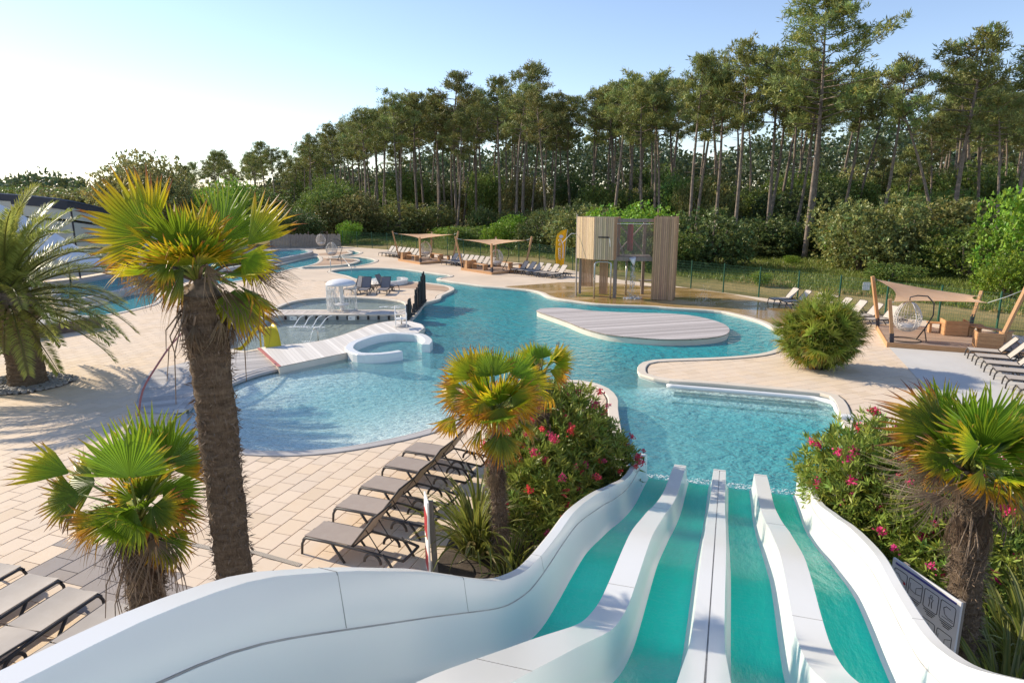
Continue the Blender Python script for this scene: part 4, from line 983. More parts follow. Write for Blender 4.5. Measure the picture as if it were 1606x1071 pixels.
b = MB(); b.box(TW(7.05, 40.25, 2.33), (2.45, .12, .24), R_(-6)); b.box(TW(7.1, 41.2, 2.40), (2.4, 1.7, .08), R_(-6)); obj('bridge_deck', b.mesh('bd'), MAT['greywood'], tw)
b = MB(); b.box(TW(7.05, 40.25, 4.55), (2.45, .1, .2), R_(-6)); obj('top_rail', b.mesh('tr'), MAT['greywood'], tw)
b = MB(); b.box(TW(7.1, 41.9, 4.5), (2.4, .1, .16), R_(-6)); obj('top_rail', b.mesh('tr'), MAT['greywood'], tw)
b = MB(); b.box(TW(7.05, 40.2, 4.37), (2.45, .05, .04), R_(-6)); obj('spray_pipe', b.mesh('tr'), MAT['steel'], tw)
b = MB(); b.beam(TW(6.4, 41.9, 2.5), TW(8.1, 41.9, 4.4), .12, .08); b.beam(TW(6.4, 41.95, 4.4), TW(8.1, 41.95, 2.5), .12, .08); b.beam(TW(6.2, 40.4, 3.6), TW(6.6, 40.4, 2.5), .06, .06); obj('cross_brace', b.mesh('cb'), MAT['greywood'], tw)
b = MB()
for k in range(46): x = 5.95 + k * .05; b.box(TW(x, 40.32 - (x - 7) * .1, 3.42), (.013, .008, 1.9))
for k in range(38): b.box(TW(7.05, 40.31, 2.48 + k * .05), (2.3, .008, .013), R_(-6))
obj('safety_net', b.mesh('net'), MAT['greywood'], tw)
b = MB(); b.lathe([(.001, 0), (.15, .0), (.17, .06), (.17, 1.5), (.12, 1.6), (.001, 1.6)], 16, TW(7.02, 40.9, 2.75)); obj('red_tube', b.mesh('rt'), MAT['red'], tw)
b = MB(); b.lathe([(.001, -.5), (.03, -.48), (.21, 0), (.19, .0), (.001, -.05)], 16, (0, 0, 0)); obj('tipping_cone', b.mesh('tc'), MAT['canopy'], tw, TW(7.05, 40.0, 2.42), (R_(8), R_(-12), 0))
b = MB(); b.tube([TW(6.95, 41.4, 0), TW(6.95, 41.4, 2.3)], .06, 8); obj('pole', b.mesh('pl'), MAT['steel'], tw)
T1, T2, T3 = Vector((8.14, 39.59)), Vector((9.27, 39.20)), Vector((9.80, 40.72)); T4 = T1 + (T3 - T2)
b = MB(); c0 = (T1 + T2 + T3 + T4) / 4; b.prism([tuple((p - c0) * .97 + c0 - Vector((6.8, 40))) for p in (T1, T2, T3, T4)], .02, 4.7); obj('tower_core', b.mesh('tc'), MAT['brownwall'], tw)
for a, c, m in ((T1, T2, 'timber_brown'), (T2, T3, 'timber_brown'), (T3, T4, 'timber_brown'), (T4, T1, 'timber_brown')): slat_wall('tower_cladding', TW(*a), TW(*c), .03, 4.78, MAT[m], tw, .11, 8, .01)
t = thing('low_bench', 'dark low bench on the wet pad behind the timber play tower', 'bench', (*G(1014, 449.5), 0), R_(-10)); b = MB(); b.box((0, 0, .42), (1.1, .4, .07)); obj('seat', b.mesh('s'), MAT['greywood'], t)
for x in (-.4, .4): b = MB(); b.box((x, 0, .2), (.08, .35, .38)); obj('leg', b.mesh('l'), MAT['greywood'], t)
# falling water under the cone, misty ground jet
def streams(name, pts, m, parent=None, seed=1, r0=.004, r1=.012, l0=.05, l1=.22):
    r = random.Random(seed); b = MB()
    for (x, y, z) in pts:
        l = r.uniform(l0, l1); q = r.uniform(r0, r1); b.add([(x - q, y, z), (x + q, y, z), (x, y + q, z), (x, y, z + l * .4), (x, y, z - l)], [(0, 1, 3), (1, 2, 3), (2, 0, 3), (1, 0, 4), (2, 1, 4), (0, 2, 4)], True)
    return obj(name, b.mesh(name), m, parent)
r = random.Random(2)
tag(streams('falling_water', [(7.08 + r.gauss(0, .05 + .12 * (1 - z / 2)), 39.95 + r.gauss(0, .1), z) for z in [r.uniform(.05, 1.95) for _ in range(260)]], MAT['foam']), 'thin water pouring from the tipping cone onto the wet pad', 'falling water')
tag(streams('misty_jet', [(G(1103, 478).x + r.gauss(0, .35 * (1 - z / 1.5)), G(1103, 478).y + r.gauss(0, .3), z) for z in [abs(r.gauss(0, .45)) for _ in range(260)]], MAT['foam'], None, 3, .003, .008, .03, .1), 'fine misty ground jet on the wet pad right of the tower', 'water jet')
tag(obj('splash', blobs(160, 7.1, 39.95, .02, .55, .4, .02, .06, 0, 9, .08), MAT['foam']), 'white splash on the pad under the tipping cone', 'splash')
b = MB(); A = AT(891, 372, 41); Bq = AT(904, 367, 41); b.tube([Bq, (Bq + A) / 2 + Vector((-.05, 0, .12)), A + Vector((0, 0, .03)), A + Vector((-.35, 0, -.35))], .014, 6)
tag(obj('arching_jet', b.mesh('aj'), MAT['foam']), 'thin arching water jet left of the play tower beside the banner', 'water jet')

# ------------------------------------------------------------------ yellow feather banner
Yb = 54.2; B0 = AT(878, 415, Yb); ban = thing('feather_banner', 'yellow feather banner with white print standing behind the lounger row', 'banner', (B0.x, Yb, 0))
def bq(px, py): q = AT(px, py, Yb); return (q.x - B0.x, 0, q.z)
b = MB(); L_ = [bq(x, y) for x, y in ((872, 416), (871, 400), (871.5, 385), (872, 374), (874, 367.5), (880, 362), (886, 360.3))]; R__ = [bq(x, y) for x, y in ((884.5, 416), (885.5, 403), (886.5, 390), (887.5, 379), (888, 372), (889, 365), (890, 360))]
rows = [[Vector(l).lerp(Vector(r_), k / 5) + Vector((0, .05 * math.sin(k * 1.3 + i * .6), 0)) for k in range(6)] for i, (l, r_) in enumerate(zip(L_, R__))]
b.grid(rows); b.grid([[p + Vector((0, .02, 0)) for p in r_][::-1] for r_ in rows]); obj('flag', b.mesh('flag'), MAT['banner'], ban)
b = MB(); b.tube([(rows[0][5].x + .02, .02, 0)] + [(r_[5].x + .02, .02, r_[5].z) for r_ in rows], .025, 6); obj('pole', b.mesh('pole'), MAT['steel'], ban)
b = MB(); q = bq(880, 371); b.add([(q[0] + .17 * math.cos(a), -.07, q[2] + .13 * math.sin(a)) for a in [k * .393 for k in range(16)]], [tuple(range(16))]); obj('emblem', b.mesh('em'), MAT['print_grey'], ban)
b = MB(); r = random.Random(7)
for yy in (377, 383.5, 391, 395, 398.5, 402, 405): 
    q = bq(878 + r.uniform(-.6, .6), yy); b.tube([(q[0] + .09 * math.cos(a) * r.uniform(.8, 1.2), -.075, q[2] + .09 * math.sin(a)) for a in (0, 1.1, 2.2, 3.3, 4.4, 5.2)], .022, 5)
q0, q1 = bq(883.2, 383), bq(882.6, 405); b.beam((q0[0], -.075, q0[2]), (q1[0], -.075, q1[2]), .07, .01, (0, 1, 0))
q0, q1 = bq(879.5, 375), bq(883, 385); b.beam((q0[0], -.075, q0[2]), (q1[0], -.075, q1[2]), .05, .01, (0, 1, 0)); obj('print', b.mesh('pr'), MAT['print_white'], ban)

# ------------------------------------------------------------------ mushroom fountain, arc jets, little slide, chair, black fence
mc = G(537, 489, -.08); M0 = thing('mushroom_fountain', 'white mushroom shaped fountain dripping into the small splash pool', 'fountain', (mc.x, mc.y, -.1))
b = MB(); b.lathe([(.11, -.1), (.105, 1.55)], 16); obj('stem', b.mesh('stem'), MAT['whitepaint'], M0)
b = MB(); b.lathe([(.10, 1.46), (.5, 1.47), (.74, 1.46), (.79, 1.50), (.78, 1.56), (.68, 1.65), (.46, 1.73), (.2, 1.77), (.001, 1.78)], 32); obj('cap', b.mesh('cap'), MAT['canopy'], M0)
b = MB(); b.lathe([(.1, .36), (.36, .38), (.40, .42), (.36, .46), (.12, .5)], 24); obj('collar_ring', b.mesh('ring'), MAT['whitepaint'], M0)
r = random.Random(11); P_ = []
for k in range(1500):
    a = r.choice((r.uniform(2.2, 4.6), r.uniform(0, 6.283))); P_.append((.77 * math.cos(a) * (1 + r.gauss(0, .02)), .77 * math.sin(a), 1.45 * (r.random() ** .9)))
streams('water_curtain', P_, MAT['foam'], M0, 4, .003, .009, .06, .3)
obj('splash', blobs(420, 0, 0, .03, .9, .65, .012, .04, 0, 21, .02), MAT['foam'], M0)
tag(obj('bubbling_jet', blobs(60, *G(603, 483, -.08), -.06, .28, .16, .015, .05, 0, 5, .06), MAT['foam']), 'left low bubbling patch near the right end of the splash pool', 'water jet', 'bubbling patches in the splash pool')
tag(obj('bubbling_jet', blobs(60, *G(619, 483.5, -.08), -.06, .28, .16, .015, .05, 0, 6, .06), MAT['foam']), 'right low bubbling patch beside the black slat fence', 'water jet', 'bubbling patches in the splash pool')
JX = [(477, 497, 460, 513, 'first'), (491, 497, 476, 513, 'second'), (505, 496.5, 489, 514, 'third'), (521, 496.5, 500, 513.5, 'fourth')]
for x0, y0, x1, y1, w_ in JX:
    a = G(x0, 494); a = Vector((a.x, a.y - .02, -.04)); c = G(x1, y1, -.26); c = Vector((c.x, c.y, -.26)); m = (a + c) / 2
    path = [a, a + (c - a) * .25 + Vector((0, 0, .10)), m + Vector((0, 0, .12)), a + (c - a) * .75 + Vector((0, 0, .04)), c]
    t = thing('arc_jet', '%s from the left of four arc jets below the splash pool terrace' % w_, 'water jet', (a.x, a.y, a.z), 0, 'arc jets of the paddling pool')
    b = MB(); b.tube([p - a for p in smooth([tuple(p) for p in path], .1, False)], .022, 6); obj('jet', b.mesh('jet'), MAT['foam'], t)
    obj('splash', blobs(50, 0, 0, 0, .3, .14, .015, .045, 0, int(x0)), MAT['foam'], t, (c.x - a.x, c.y - a.y, c.z - a.z + .003))
p = G(499, 534, -.2); t = thing('hook_spout', 'thin hooked spout standing in the paddling pool by the jetty', 'spout', (p.x, p.y, -.4))
b = MB(); b.tube([(0, 0, 0), (0, 0, .62), (-.04, 0, .72), (-.12, 0, .74), (-.18, 0, .68)], .03, 7); obj('pipe', b.mesh('pipe'), MAT['steel'], t)
b = MB(); b.tube([(-.18, 0, .68), (-.28, 0, .5), (-.34, 0, .16)], .018, 6); obj('jet', b.mesh('jet'), MAT['foam'], t)
obj('splash', blobs(50, -.45, 0, .145, .3, .1, .015, .04, 0, 77), MAT['foam'], t)
# yellow twin slide
def chute(parent, pts, wd, lateral, m):
    b = MB(); lt = Vector(lateral).normalized(); rows = []
    for p in pts:
        p = Vector(p); rows.append([p - lt * wd / 2 + Vector((0, 0, .12)), p - lt * (wd / 2 - .03) + Vector((0, 0, .02)), p - lt * wd * .3, p + lt * wd * .3, p + lt * (wd / 2 - .03) + Vector((0, 0, .02)), p + lt * wd / 2 + Vector((0, 0, .12))])
    b.grid(rows, True); b.grid([[q - Vector((0, 0, .035)) for q in r_][::-1] for r_ in rows], True)
    for s_ in (0, -1): b.strip([r_[s_] for r_ in rows], [r_[s_] - Vector((0, 0, .035)) for r_ in rows])
    obj('chute', b.mesh('ch'), m, parent)
yc = AT(413, 540, 27.3); ys_ = thing('toddler_slide', 'small yellow twin slide standing in the shallow paddling pool', 'slide', (yc.x, 27.3, -.4))
chute(ys_, [(-.05, .05, 1.18), (-.22, .02, 1.12), (-.4, 0, .88), (-.6, -.05, .55), (-.85, -.1, .3), (-1.1, -.12, .2), (-1.3, -.12, .17)], .5, (0, 1, 0), MAT['yellow'])
chute(ys_, [(.08, .0, 1.2), (.2, -.1, 1.24), (.36, -.25, 1.16), (.5, -.42, .88), (.62, -.6, .5), (.7, -.75, .2)], .62, (.75, .55, 0), MAT['yellow'])
for x in (-.02, .25):
    for y in (-.22, .25): b = MB(); b.tube([(x, y, 0), (x, y, 1.15)], .035, 7); obj('leg', b.mesh('leg'), MAT['yellow'], ys_)
# white armchair
p = G(620, 516, .12); ch = thing('armchair', 'white high backed metal armchair on the rounded end of the jetty', 'chair', (p.x, p.y, .12), R_(12))
b = MB(); b.box((.27, .27, .43), (.5, .46, .04), 0, .01); obj('seat', b.mesh('seat'), MAT['whitepaint'], ch)
for x, y, h in ((.03, .05, .64), (.52, .05, .64), (.03, .5, .98), (.52, .5, .98)): b = MB(); b.tube([(x, y, 0), (x, y, h)], .02, 7); obj('leg', b.mesh('leg'), MAT['whitepaint'], ch)
for x in (.03, .52): b = MB(); b.beam((x, .03, .65), (x, .5, .65), .05, .025); obj('armrest', b.mesh('arm'), MAT['whitepaint'], ch)
for z in (.6, .74, .88, .97): b = MB(); b.tube([(.03, .5, z), (.27, .53, z + .01), (.52, .5, z)], .017, 6); obj('back_slat', b.mesh('bs'), MAT['whitepaint'], ch)
p = G(630, 512, .12); t = thing('parasol_base', 'round grey parasol base behind the white armchair on the jetty', 'parasol base', (p.x, p.y, .12)); b = MB(); b.lathe([(.001, 0), (.34, 0), (.34, .06), (.1, .12), (.001, .12)], 20); obj('disc', b.mesh('d'), MAT['greycoping'], t); b = MB(); b.tube([(0, 0, .1), (0, 0, .5)], .03, 8); obj('tube', b.mesh('t'), MAT['steel'], t)
# charred slat fence
A, B_ = Vector((-5.12, 32.7)), Vector((-4.95, 38.6)); t = thing('slat_fence', 'black ragged topped slat fence between the splash pool and the big pool', 'fence', (A.x, A.y, -.1))
hs = [.55, .85, .95, 1.05, .95, .8, 0, .35, .55, 0, .95, 1.15, 1.05, 1.3, 1.25, 1.4, 1.35, 1.5, 1.42, 1.6, 1.5, 1.7, 1.55, 1.75, 1.6]
for k, h in enumerate(hs):
    p = A.lerp(B_, k / (len(hs) - 1)) - A; h += rng.uniform(-.06, .06)
    if h < .1: continue
    b = MB(); b.box((p.x + rng.uniform(-.03, .03), p.y, (h - .6) / 2 + .1), (.07, .21, h + .6), rng.uniform(-.1, .1), .01); obj('slat', b.mesh('slat'), MAT['blackwood'], t)
for z in (.25,): b = MB(); b.beam((.05, 0, z), (B_.x - A.x + .05, B_.y - A.y, z), .08, .08); obj('rail', b.mesh('rail'), MAT['blackwood'], t)

# ------------------------------------------------------------------ signs, arch hose, little things
a3 = AT(1400, 874, 7.0); c3_ = AT(1507, 945, 6.12)
zt = (a3.z + c3_.z) / 2; A = Vector((a3.x, 7.0)); B_ = Vector((c3_.x, 6.12)); dd = (B_ - A); Wd = dd.length; rz = math.atan2(dd.y, dd.x)
sg = thing('rules_sign', 'white pictogram rules board standing right of the slide under the palm', 'sign', (A.x, A.y, 0), rz)
SLP = (c3_.z - a3.z); HB = 1.0
b = MB(); b.box((Wd / 2, .02, zt - HB / 2), (Wd, .025, HB), 0, .004); obj('board', b.mesh('board'), MAT['print_grey'], sg)
for x in (.12, Wd - .06): b = MB(); b.box((x, .065, zt / 2 - .02), (.07, .06, zt)); obj('post', b.mesh('post'), MAT['greywood'], sg)
b = MB(); b.box((Wd / 2, .004, zt - .04), (Wd - .1, .006, .022)); obj('title_band', b.mesh('tb'), MAT['print_navy'], sg)
def rrect(b, cx, cz, w_, h_, th=.004, rr=.02):
    pts = []
    for qx, qz, a0 in ((1, 1, 0), (-1, 1, 90), (-1, -1, 180), (1, -1, 270)):
        for k in range(4): a = R_(a0 + k * 30); pts.append((cx + qx * (w_ / 2 - rr) + rr * math.cos(a), .006, cz + qz * (h_ / 2 - rr) + rr * math.sin(a)))
    b.tube(pts, th, 4, closed=True)
b = MB(); cw = (Wd - .06) / 4
def fig(b, cx, cz, kind):
    P2 = lambda *q: [(cx + x, .006, cz + z) for x, z in q]
    if kind == 0: b.tube(P2((-.07, .05), (-.03, .06), (.0, .02), (.07, 0)), .003, 4); b.tube(P2((-.07, -.05), (.07, -.05)), .003, 4)
    if kind == 1: b.tube(P2((-.07, -.02), (.01, -.04), (.01, .03), (.08, .07)), .003, 4); b.tube(P2((.01, -.04), (.08, -.02)), .003, 4); b.tube(P2((-.07, .05), (-.07, -.02)), .003, 4)
    if kind == 2:
        b.tube(P2(*[(.016 * math.cos(a), .055 + .016 * math.sin(a)) for a in (0, 1, 2, 3, 4, 5)]), .003, 4, closed=True); b.tube(P2((-.02, -.07), (-.012, -.01), (-.028, .03), (.028, .03), (.012, -.01), (.02, -.07)), .004, 4)
    if kind == 3: b.tube(P2((-.05, .03), (-.02, .06), (.03, .055)), .004, 4); b.tube(P2((-.05, .03), (-.03, -.03), (.01, -.05), (.07, -.05)), .004, 4); b.tube(P2((-.06, -.07), (.08, -.07)), .003, 4)
    if kind == 4: b.tube(P2((-.03, .06), (.02, .05), (.035, .0), (.01, -.05)), .004, 4); b.tube(P2((-.07, -.06), (.08, -.05)), .004, 4)
for i in range(4):
    for j in range(3):
        cx, cz = .03 + cw * (i + .5), zt - .2 - j * .33; rrect(b, cx, cz, cw * .86, .21); fig(b, cx, cz, (i if j == 0 else (4 - i if j == 1 else (i + 2) % 5)))
        for k in range(3): b.box((cx + .004 * k, .004, cz - .125 - k * .02), (cw * (.72 - .18 * k), .004, .007))
obj('pictograms', b.mesh('pic'), MAT['print_black'], sg)
b = MB(); b.add([(.03 + cw * .8 + .018 * math.cos(a), .003, zt - .21 + .018 * math.sin(a)) for a in [k * .785 for k in range(8)]], [tuple(range(8))]); obj('red_dot', b.mesh('dot'), MAT['red'], sg)
# edge-on board by the yucca
pA = AT(682, 893, 10.15); t = thing('notice_board', 'narrow red and white notice board seen edge on beside the yucca', 'sign', (pA.x, 10.15, 0))
b = MB(); b.beam((.0, .12, 0), (-.06, .12, 1.30), .085, .06); obj('post', b.mesh('post'), MAT['greywood'], t)
b = MB(); b.box((-.115, .06, .72), (.03, .46, 1.35), R_(14), .004); obj('panel', b.mesh('panel'), MAT['print_white'], t)
b = MB(); b.box((-.134, .05, .95), (.006, .36, .42), R_(14)); b.box((-.134, .05, .3), (.006, .36, .3), R_(14)); obj('red_print', b.mesh('rp'), MAT['red'], t)
# fence notice
p = G(1350, 487); t = thing('fence_notice', 'small cream notice fixed to the green fence behind the loungers', 'sign', (p.x, p.y - .1, 0)); b = MB(); b.box((.1, 0, 1.32), (.36, .02, .42), R_(-10)); obj('plate', b.mesh('pl'), MAT['print_white'], t)
b = MB()
for k in range(5): b.box((.1, -.014, 1.46 - k * .065), (.24, .004, .012), R_(-10))
obj('text_lines', b.mesh('tl'), MAT['print_grey'], t)
# red arch hose
a = G(217, 652); c = AT(245, 578, 21.5); d_ = AT(292, 517, 24.0); e_ = AT(330, 490, 26.0)
t = thing('bent_red_pole', 'long thin dark red pole arching up from the boardwalk behind the tall palm', 'pole', (a.x, a.y, 0)); A0 = Vector((a.x, a.y, 0))
b = MB(); b.tube([p - A0 for p in smooth([(a.x, a.y, 0), tuple(AT(224, 612, a.y + .7)), tuple(AT(247, 572, a.y + 1.8)), tuple(AT(272, 537, a.y + 3.2)), tuple(AT(300, 512, a.y + 4.8)), tuple(AT(345, 500, a.y + 6.6))], .3, False)], .03, 7); obj('pole', b.mesh('pole'), MAT['redtrim'], t)
# brown retaining wall and grey platform at the left
A, B_ = G(-60, 549), G(160, 513.5); dd = (B_ - A); L = dd.length; dd.normalize(); nn = Vector((-dd.y, dd.x))
t = thing('retaining_wall', 'stained brown low wall behind the big feather palm', 'wall', (A.x, A.y, 0), math.atan2(dd.y, dd.x))
b = MB(); b.box((L / 2, .12, .26), (L, .24, .5)); obj('face', b.mesh('face'), MAT['brownwall'], t); b = MB(); b.box((L / 2, .16, .54), (L + .04, .36, .06), 0, .01); obj('capstone', b.mesh('cap'), MAT['greycoping'], t)
b = MB(); q = [A + nn * .3, B_ + nn * .3, B_ + nn * 3.2 - dd * .6, A + nn * 5.]; b.prism(ccw(q), 0, .5); structure(obj('raised_terrace', b.mesh('rt'), MAT['lightpad']))
# thin pole and inclined bar by the back pool
p = G(519, 427); t = thing('shower_pole', 'thin grey pole at the corner of the back pool', 'pole', (p.x, p.y, 0)); b = MB(); b.tube([(0, 0, 0), (0, 0, 1.0)], .03, 6); obj('tube', b.mesh('t'), MAT['steel'], t)
p = G(551, 424, 0); p2 = G(536, 415.5); t = thing('handrail', 'grey inclined handrail leading into the back pool', 'handrail', (p2.x, p2.y, 0)); b = MB(); b.tube([(0, 0, 0), (0, 0, .8), (p.x - p2.x, p.y - p2.y, .2), (p.x - p2.x, p.y - p2.y, -.5)], .028, 6); obj('tube', b.mesh('t'), MAT['steel'], t)

# ------------------------------------------------------------------ foliage tools
def rhombs(P, D, Wd, L, W_, cup=0.):      # rhombic leaves: base points, directions, side vectors
    side = np.cross(D, Wd); side /= np.linalg.norm(side, axis=1)[:, None] + 1e-9
    nrm = np.cross(side, D); L = np.asarray(L)[:, None] * np.ones((len(P), 1)); W_ = np.asarray(W_)[:, None] * np.ones((len(P), 1))
    m = P + D * L * .45 - nrm * L * cup
    V = np.stack([P, m + side * W_ / 2, P + D * L, m - side * W_ / 2], 1).reshape(-1, 3)
    F = np.arange(len(P) * 4).reshape(-1, 4); return V, F
def rdir(rs, n):
    v = rs.normal(size=(n, 3)); return v / np.linalg.norm(v, axis=1)[:, None]
def clumps(cs, out, per, L, W_, rs, up=.25, outw=.6, col=None, jit=.05, colvar=.22, lv=.3):
    n = len(cs); c = np.repeat(cs, per, 0); o = np.repeat(out, per, 0); d = rdir(rs, n * per) + o * outw + np.array([0, 0, up]); d /= np.linalg.norm(d, axis=1)[:, None]
    p = c + rs.normal(size=c.shape) * jit; V, F = rhombs(p, d, rdir(rs, n * per), L * (1 + rs.uniform(-lv, lv, n * per)), W_ * np.ones(n * per))
    k = np.clip(rs.normal(1, colvar, n), .45, 1.7); hue = rs.normal(0, .12, n)
    cc = np.stack([k * (1 + hue), k, k * (1 - hue * .5)], 1) * np.array(col); cc = np.repeat(np.repeat(cc, per, 0), 4, 0); return V, F, cc
def join(parts):
    V = []; F = []; Cc = []; o = 0
    for v, f, c in parts: V.append(v); F.append(f + o); Cc.append(c); o += len(v)
    return np.concatenate(V), np.concatenate(F), np.concatenate(Cc)

# ------------------------------------------------------------------ maritime pines
def pine_variant(seed, Hh=20., crown0=.6, spread=3.6, lean=0., nl=24, sparse=1., bend=0.):
    if seed < 11: crown0 += .07
    rs = np.random.RandomState(seed); r = random.Random(seed)
    def tr(t): 
        return Vector((lean * t * t * Hh + .25 * math.sin(t * 5 + seed) * t, bend * math.sin(t * 3.1) + .2 * math.sin(t * 4 + seed * 2), t * Hh))
    b = MB(); ts = [0, .03, .1, .2, .35, .5, .65, .8, .92, 1.]
    b.tube([tr(t) for t in ts], [.30, .235, .21, .195, .175, .15, .125, .09, .055, .02], 7)
    cs = []; outs = []; 
    for k in range(nl):
        t = crown0 + (1 - crown0) * ((k + r.random()) / nl) ** .9; a = k * 2.4 + r.uniform(-.5, .5); f = (t - crown0) / (1 - crown0)
        ln = 1.22 * spread * (1 - .72 * f ** 1.5) * r.uniform(.45, 1.1) * (.6 + .4 * min(1, f * 4)); p = tr(t); rise = r.uniform(.05, .45) * ln
        pts = [p]
        for q in (.35, .7, 1.): pts.append(p + Vector((math.cos(a + .25 * q * math.sin(k)) * ln * q, math.sin(a + .25 * q * math.sin(k)) * ln * q, rise * q ** 1.4 + r.uniform(-.15, .15))))
        b.tube(pts, [.07 * (1.2 - f), .05, .03, .012], 4)
        if r.random() > sparse: continue
        nc = int(8 + ln * 2.9)
        for m in range(nc):
            q = r.uniform(.42, 1.08); base = Vector(pts[1]).lerp(Vector(pts[3]), min(1, max(0, (q - .35) / .65)))
            c = base + Vector((r.gauss(0, .34), r.gauss(0, .34), r.gauss(.16, .16))); cs.append(c); outs.append(Vector((math.cos(a), math.sin(a), .6)))
    for m in range(24): p = tr(r.uniform(.9, 1.0)); cs.append(p + Vector((r.gauss(0, .4), r.gauss(0, .4), r.uniform(-.2, .45)))); outs.append(Vector((0, 0, 1)))
    for k in range(7):     # bare stubs below the crown
        t = crown0 * r.uniform(.55, 1.); a = r.uniform(0, 6.28); p = tr(t); l = r.uniform(.4, 1.5); b.tube([p, p + Vector((math.cos(a) * l, math.sin(a) * l, r.uniform(-.2, .5)))], [.04, .01], 4)
    cs = np.array([tuple(c) for c in cs]); outs = np.array([tuple(o) for o in outs])
    V, F, cc = clumps(cs, outs, 17, .44, .085, rs, .45, .35, (.27, .275, .085), .13, .2)
    return b.mesh('pine_trunk'), np_mesh('pine_crown', V, F, cc)
PV = [pine_variant(1), pine_variant(2, 20, .62, 3.2, .02), pine_variant(3, 20, .56, 4.0, -.03), pine_variant(4, 20, .66, 3.0, .05, 20), pine_variant(5, 20, .6, 3.6, -.07, 22, bend=.5), pine_variant(6, 20, .55, 3.4, .015, 26), pine_variant(7, 20, .64, 3.9, .1, 22, bend=-.6)]
PBIG = pine_variant(11, 22.6, .52, 6.0, .004, 56)
PBENT = pine_variant(12, 16, .78, 2.6, -.42, 16, .55, 1.)
PSIDE = pine_variant(13, 19, .55, 3.6, .0, 34, .9)
def pine(v, X, Y, h, base_h, rz, label, group='tall maritime pines behind the fence', name='pine_tree'):
    s = h / base_h; t = thing(name, label, 'pine tree', (X, Y, -.09), rz, group, scale=(s * rng.uniform(.9, 1.08), s * rng.uniform(.9, 1.08), s))
    if group.startswith(('front', 'middle', 'far')): t.rotation_euler = (rng.gauss(0, .045), rng.gauss(0, .06), rz)
    obj('trunk', v[0], MAT['bark'], t); obj('crown', v[1], MAT['needle'], t); return t
SKX = [-200, 0, 100, 180, 250, 300, 370, 420, 480, 520, 560, 620, 680, 705, 740, 790, 840, 880, 930, 1000, 1060, 1100, 1150, 1190, 1240, 1300, 1345, 1370, 1420, 1445, 1480, 1525, 1560, 1600, 1700]
SKY_ = [285, 283, 276, 262, 250, 238, 226, 212, 209, 182, 172, 150, 118, 160, 130, 112, 128, 140, 122, 112, 102, 86, 72, 64, 90, 95, 110, 175, 200, 180, 60, 75, 110, 85, 90]
EDX = [-200, 0, 250, 400, 560, 700, 850, 1000, 1150, 1270, 1400, 1600, 1750]
EDY = [190, 175, 140, 118, 101, 99, 86, 77, 69, 66, 62, 54, 50]
def sky_y(px): return float(np.interp(px, SKX, SKY_))
def edge(px): return float(np.interp(px, EDX, EDY))
def XY(px, Y): q = AT(px, 330, Y); return q.x, Y
named = [ # px of foot, px of top x, top y, distance, variant, label
    (625, 615, 150, 98, 0, 'tall pine with a full crown behind the farthest lounger row'),
    (716, 696, 118, 104, 4, 'slightly leaning tall pine behind the farthest tan shade sail'),
    (782, 765, 125, 100, 1, 'slim pine rising behind the middle gazebo'), (820, 808, 104, 96, 3, 'highest pine of the group above the middle gazebo'),
    (573, 532, 175, 100, 2, 'rounded pine at the left shoulder of the main pine group'), (655, 668, 150, 100, 5, 'dark trunked pine leaning right behind the farthest gazebo'),
    (962, 910, 122, 84, 6, 'pine leaning left above the timber play tower'), (1085, 1075, 92, 74, 1, 'pine rising directly behind the right end of the play tower'),
    (1155, 1150, 68, 70, 5, 'pine with a dense crown left of the giant pine'), (1205, 1195, 85, 71, 2, 'pine whose crown touches the left side of the giant pine'),
    (1385, 1340, 90, 68, 4, 'pine leaning left behind the big round shrub'), (1595, 1590, 82, 60, 3, 'pine at the right picture edge')]
for (bx, tx, ty, Y, v, lb) in named:
    x, y = XY(bx, Y); top = AT(tx, ty, Y); pine(PV[v], x, y, top.z, 20., rng.uniform(0, 6.28), lb)
x, y = XY(1268, 65); t = pine(PBIG, x, y, AT(1280, -4, 65).z, 22.6, .6, 'giant pine with a thick pale trunk towering over all others'); t.scale = (1.15, 1.15, t.scale[2])
x, y = XY(1478, 60); pine(PBENT, x, y, AT(1375, 150, 60).z, 16., .15, 'bare bowed pine trunk arching left over the big round shrub')
x, y = XY(1462, 64); q = AT(1497, 52, 62); pine(PSIDE, *XY(1500, 62), q.z, 19., 2.2, 'isolated tall pine with a layered crown against the sky at the right')
ZN = [(300, 'at the far left'), (430, 'behind the tall fan palm'), (560, 'above the picket fence'), (640, 'behind the farthest loungers'), (730, 'behind the farthest shade sail'), (800, 'left of the middle gazebo'), (870, 'behind the middle gazebo'),
    (930, 'left of the play tower'), (1000, 'above the play tower pod'), (1070, 'above the play tower bridge'), (1160, 'right of the play tower'), (1240, 'left of the giant pine'), (1320, 'right of the giant pine'), (1400, 'behind the left half of the huge shrub'), (1470, 'behind the bowed trunk'), (1540, 'around the isolated tall pine'), (9999, 'at the right edge')]
def zone(px): return next(n_ for x_, n_ in ZN if px < x_)
rp = random.Random(21); placed = [(o.location.x, o.location.y) for o in bpy.data.objects if o.name.startswith('pine_tree')]
n = 0; tries = 0
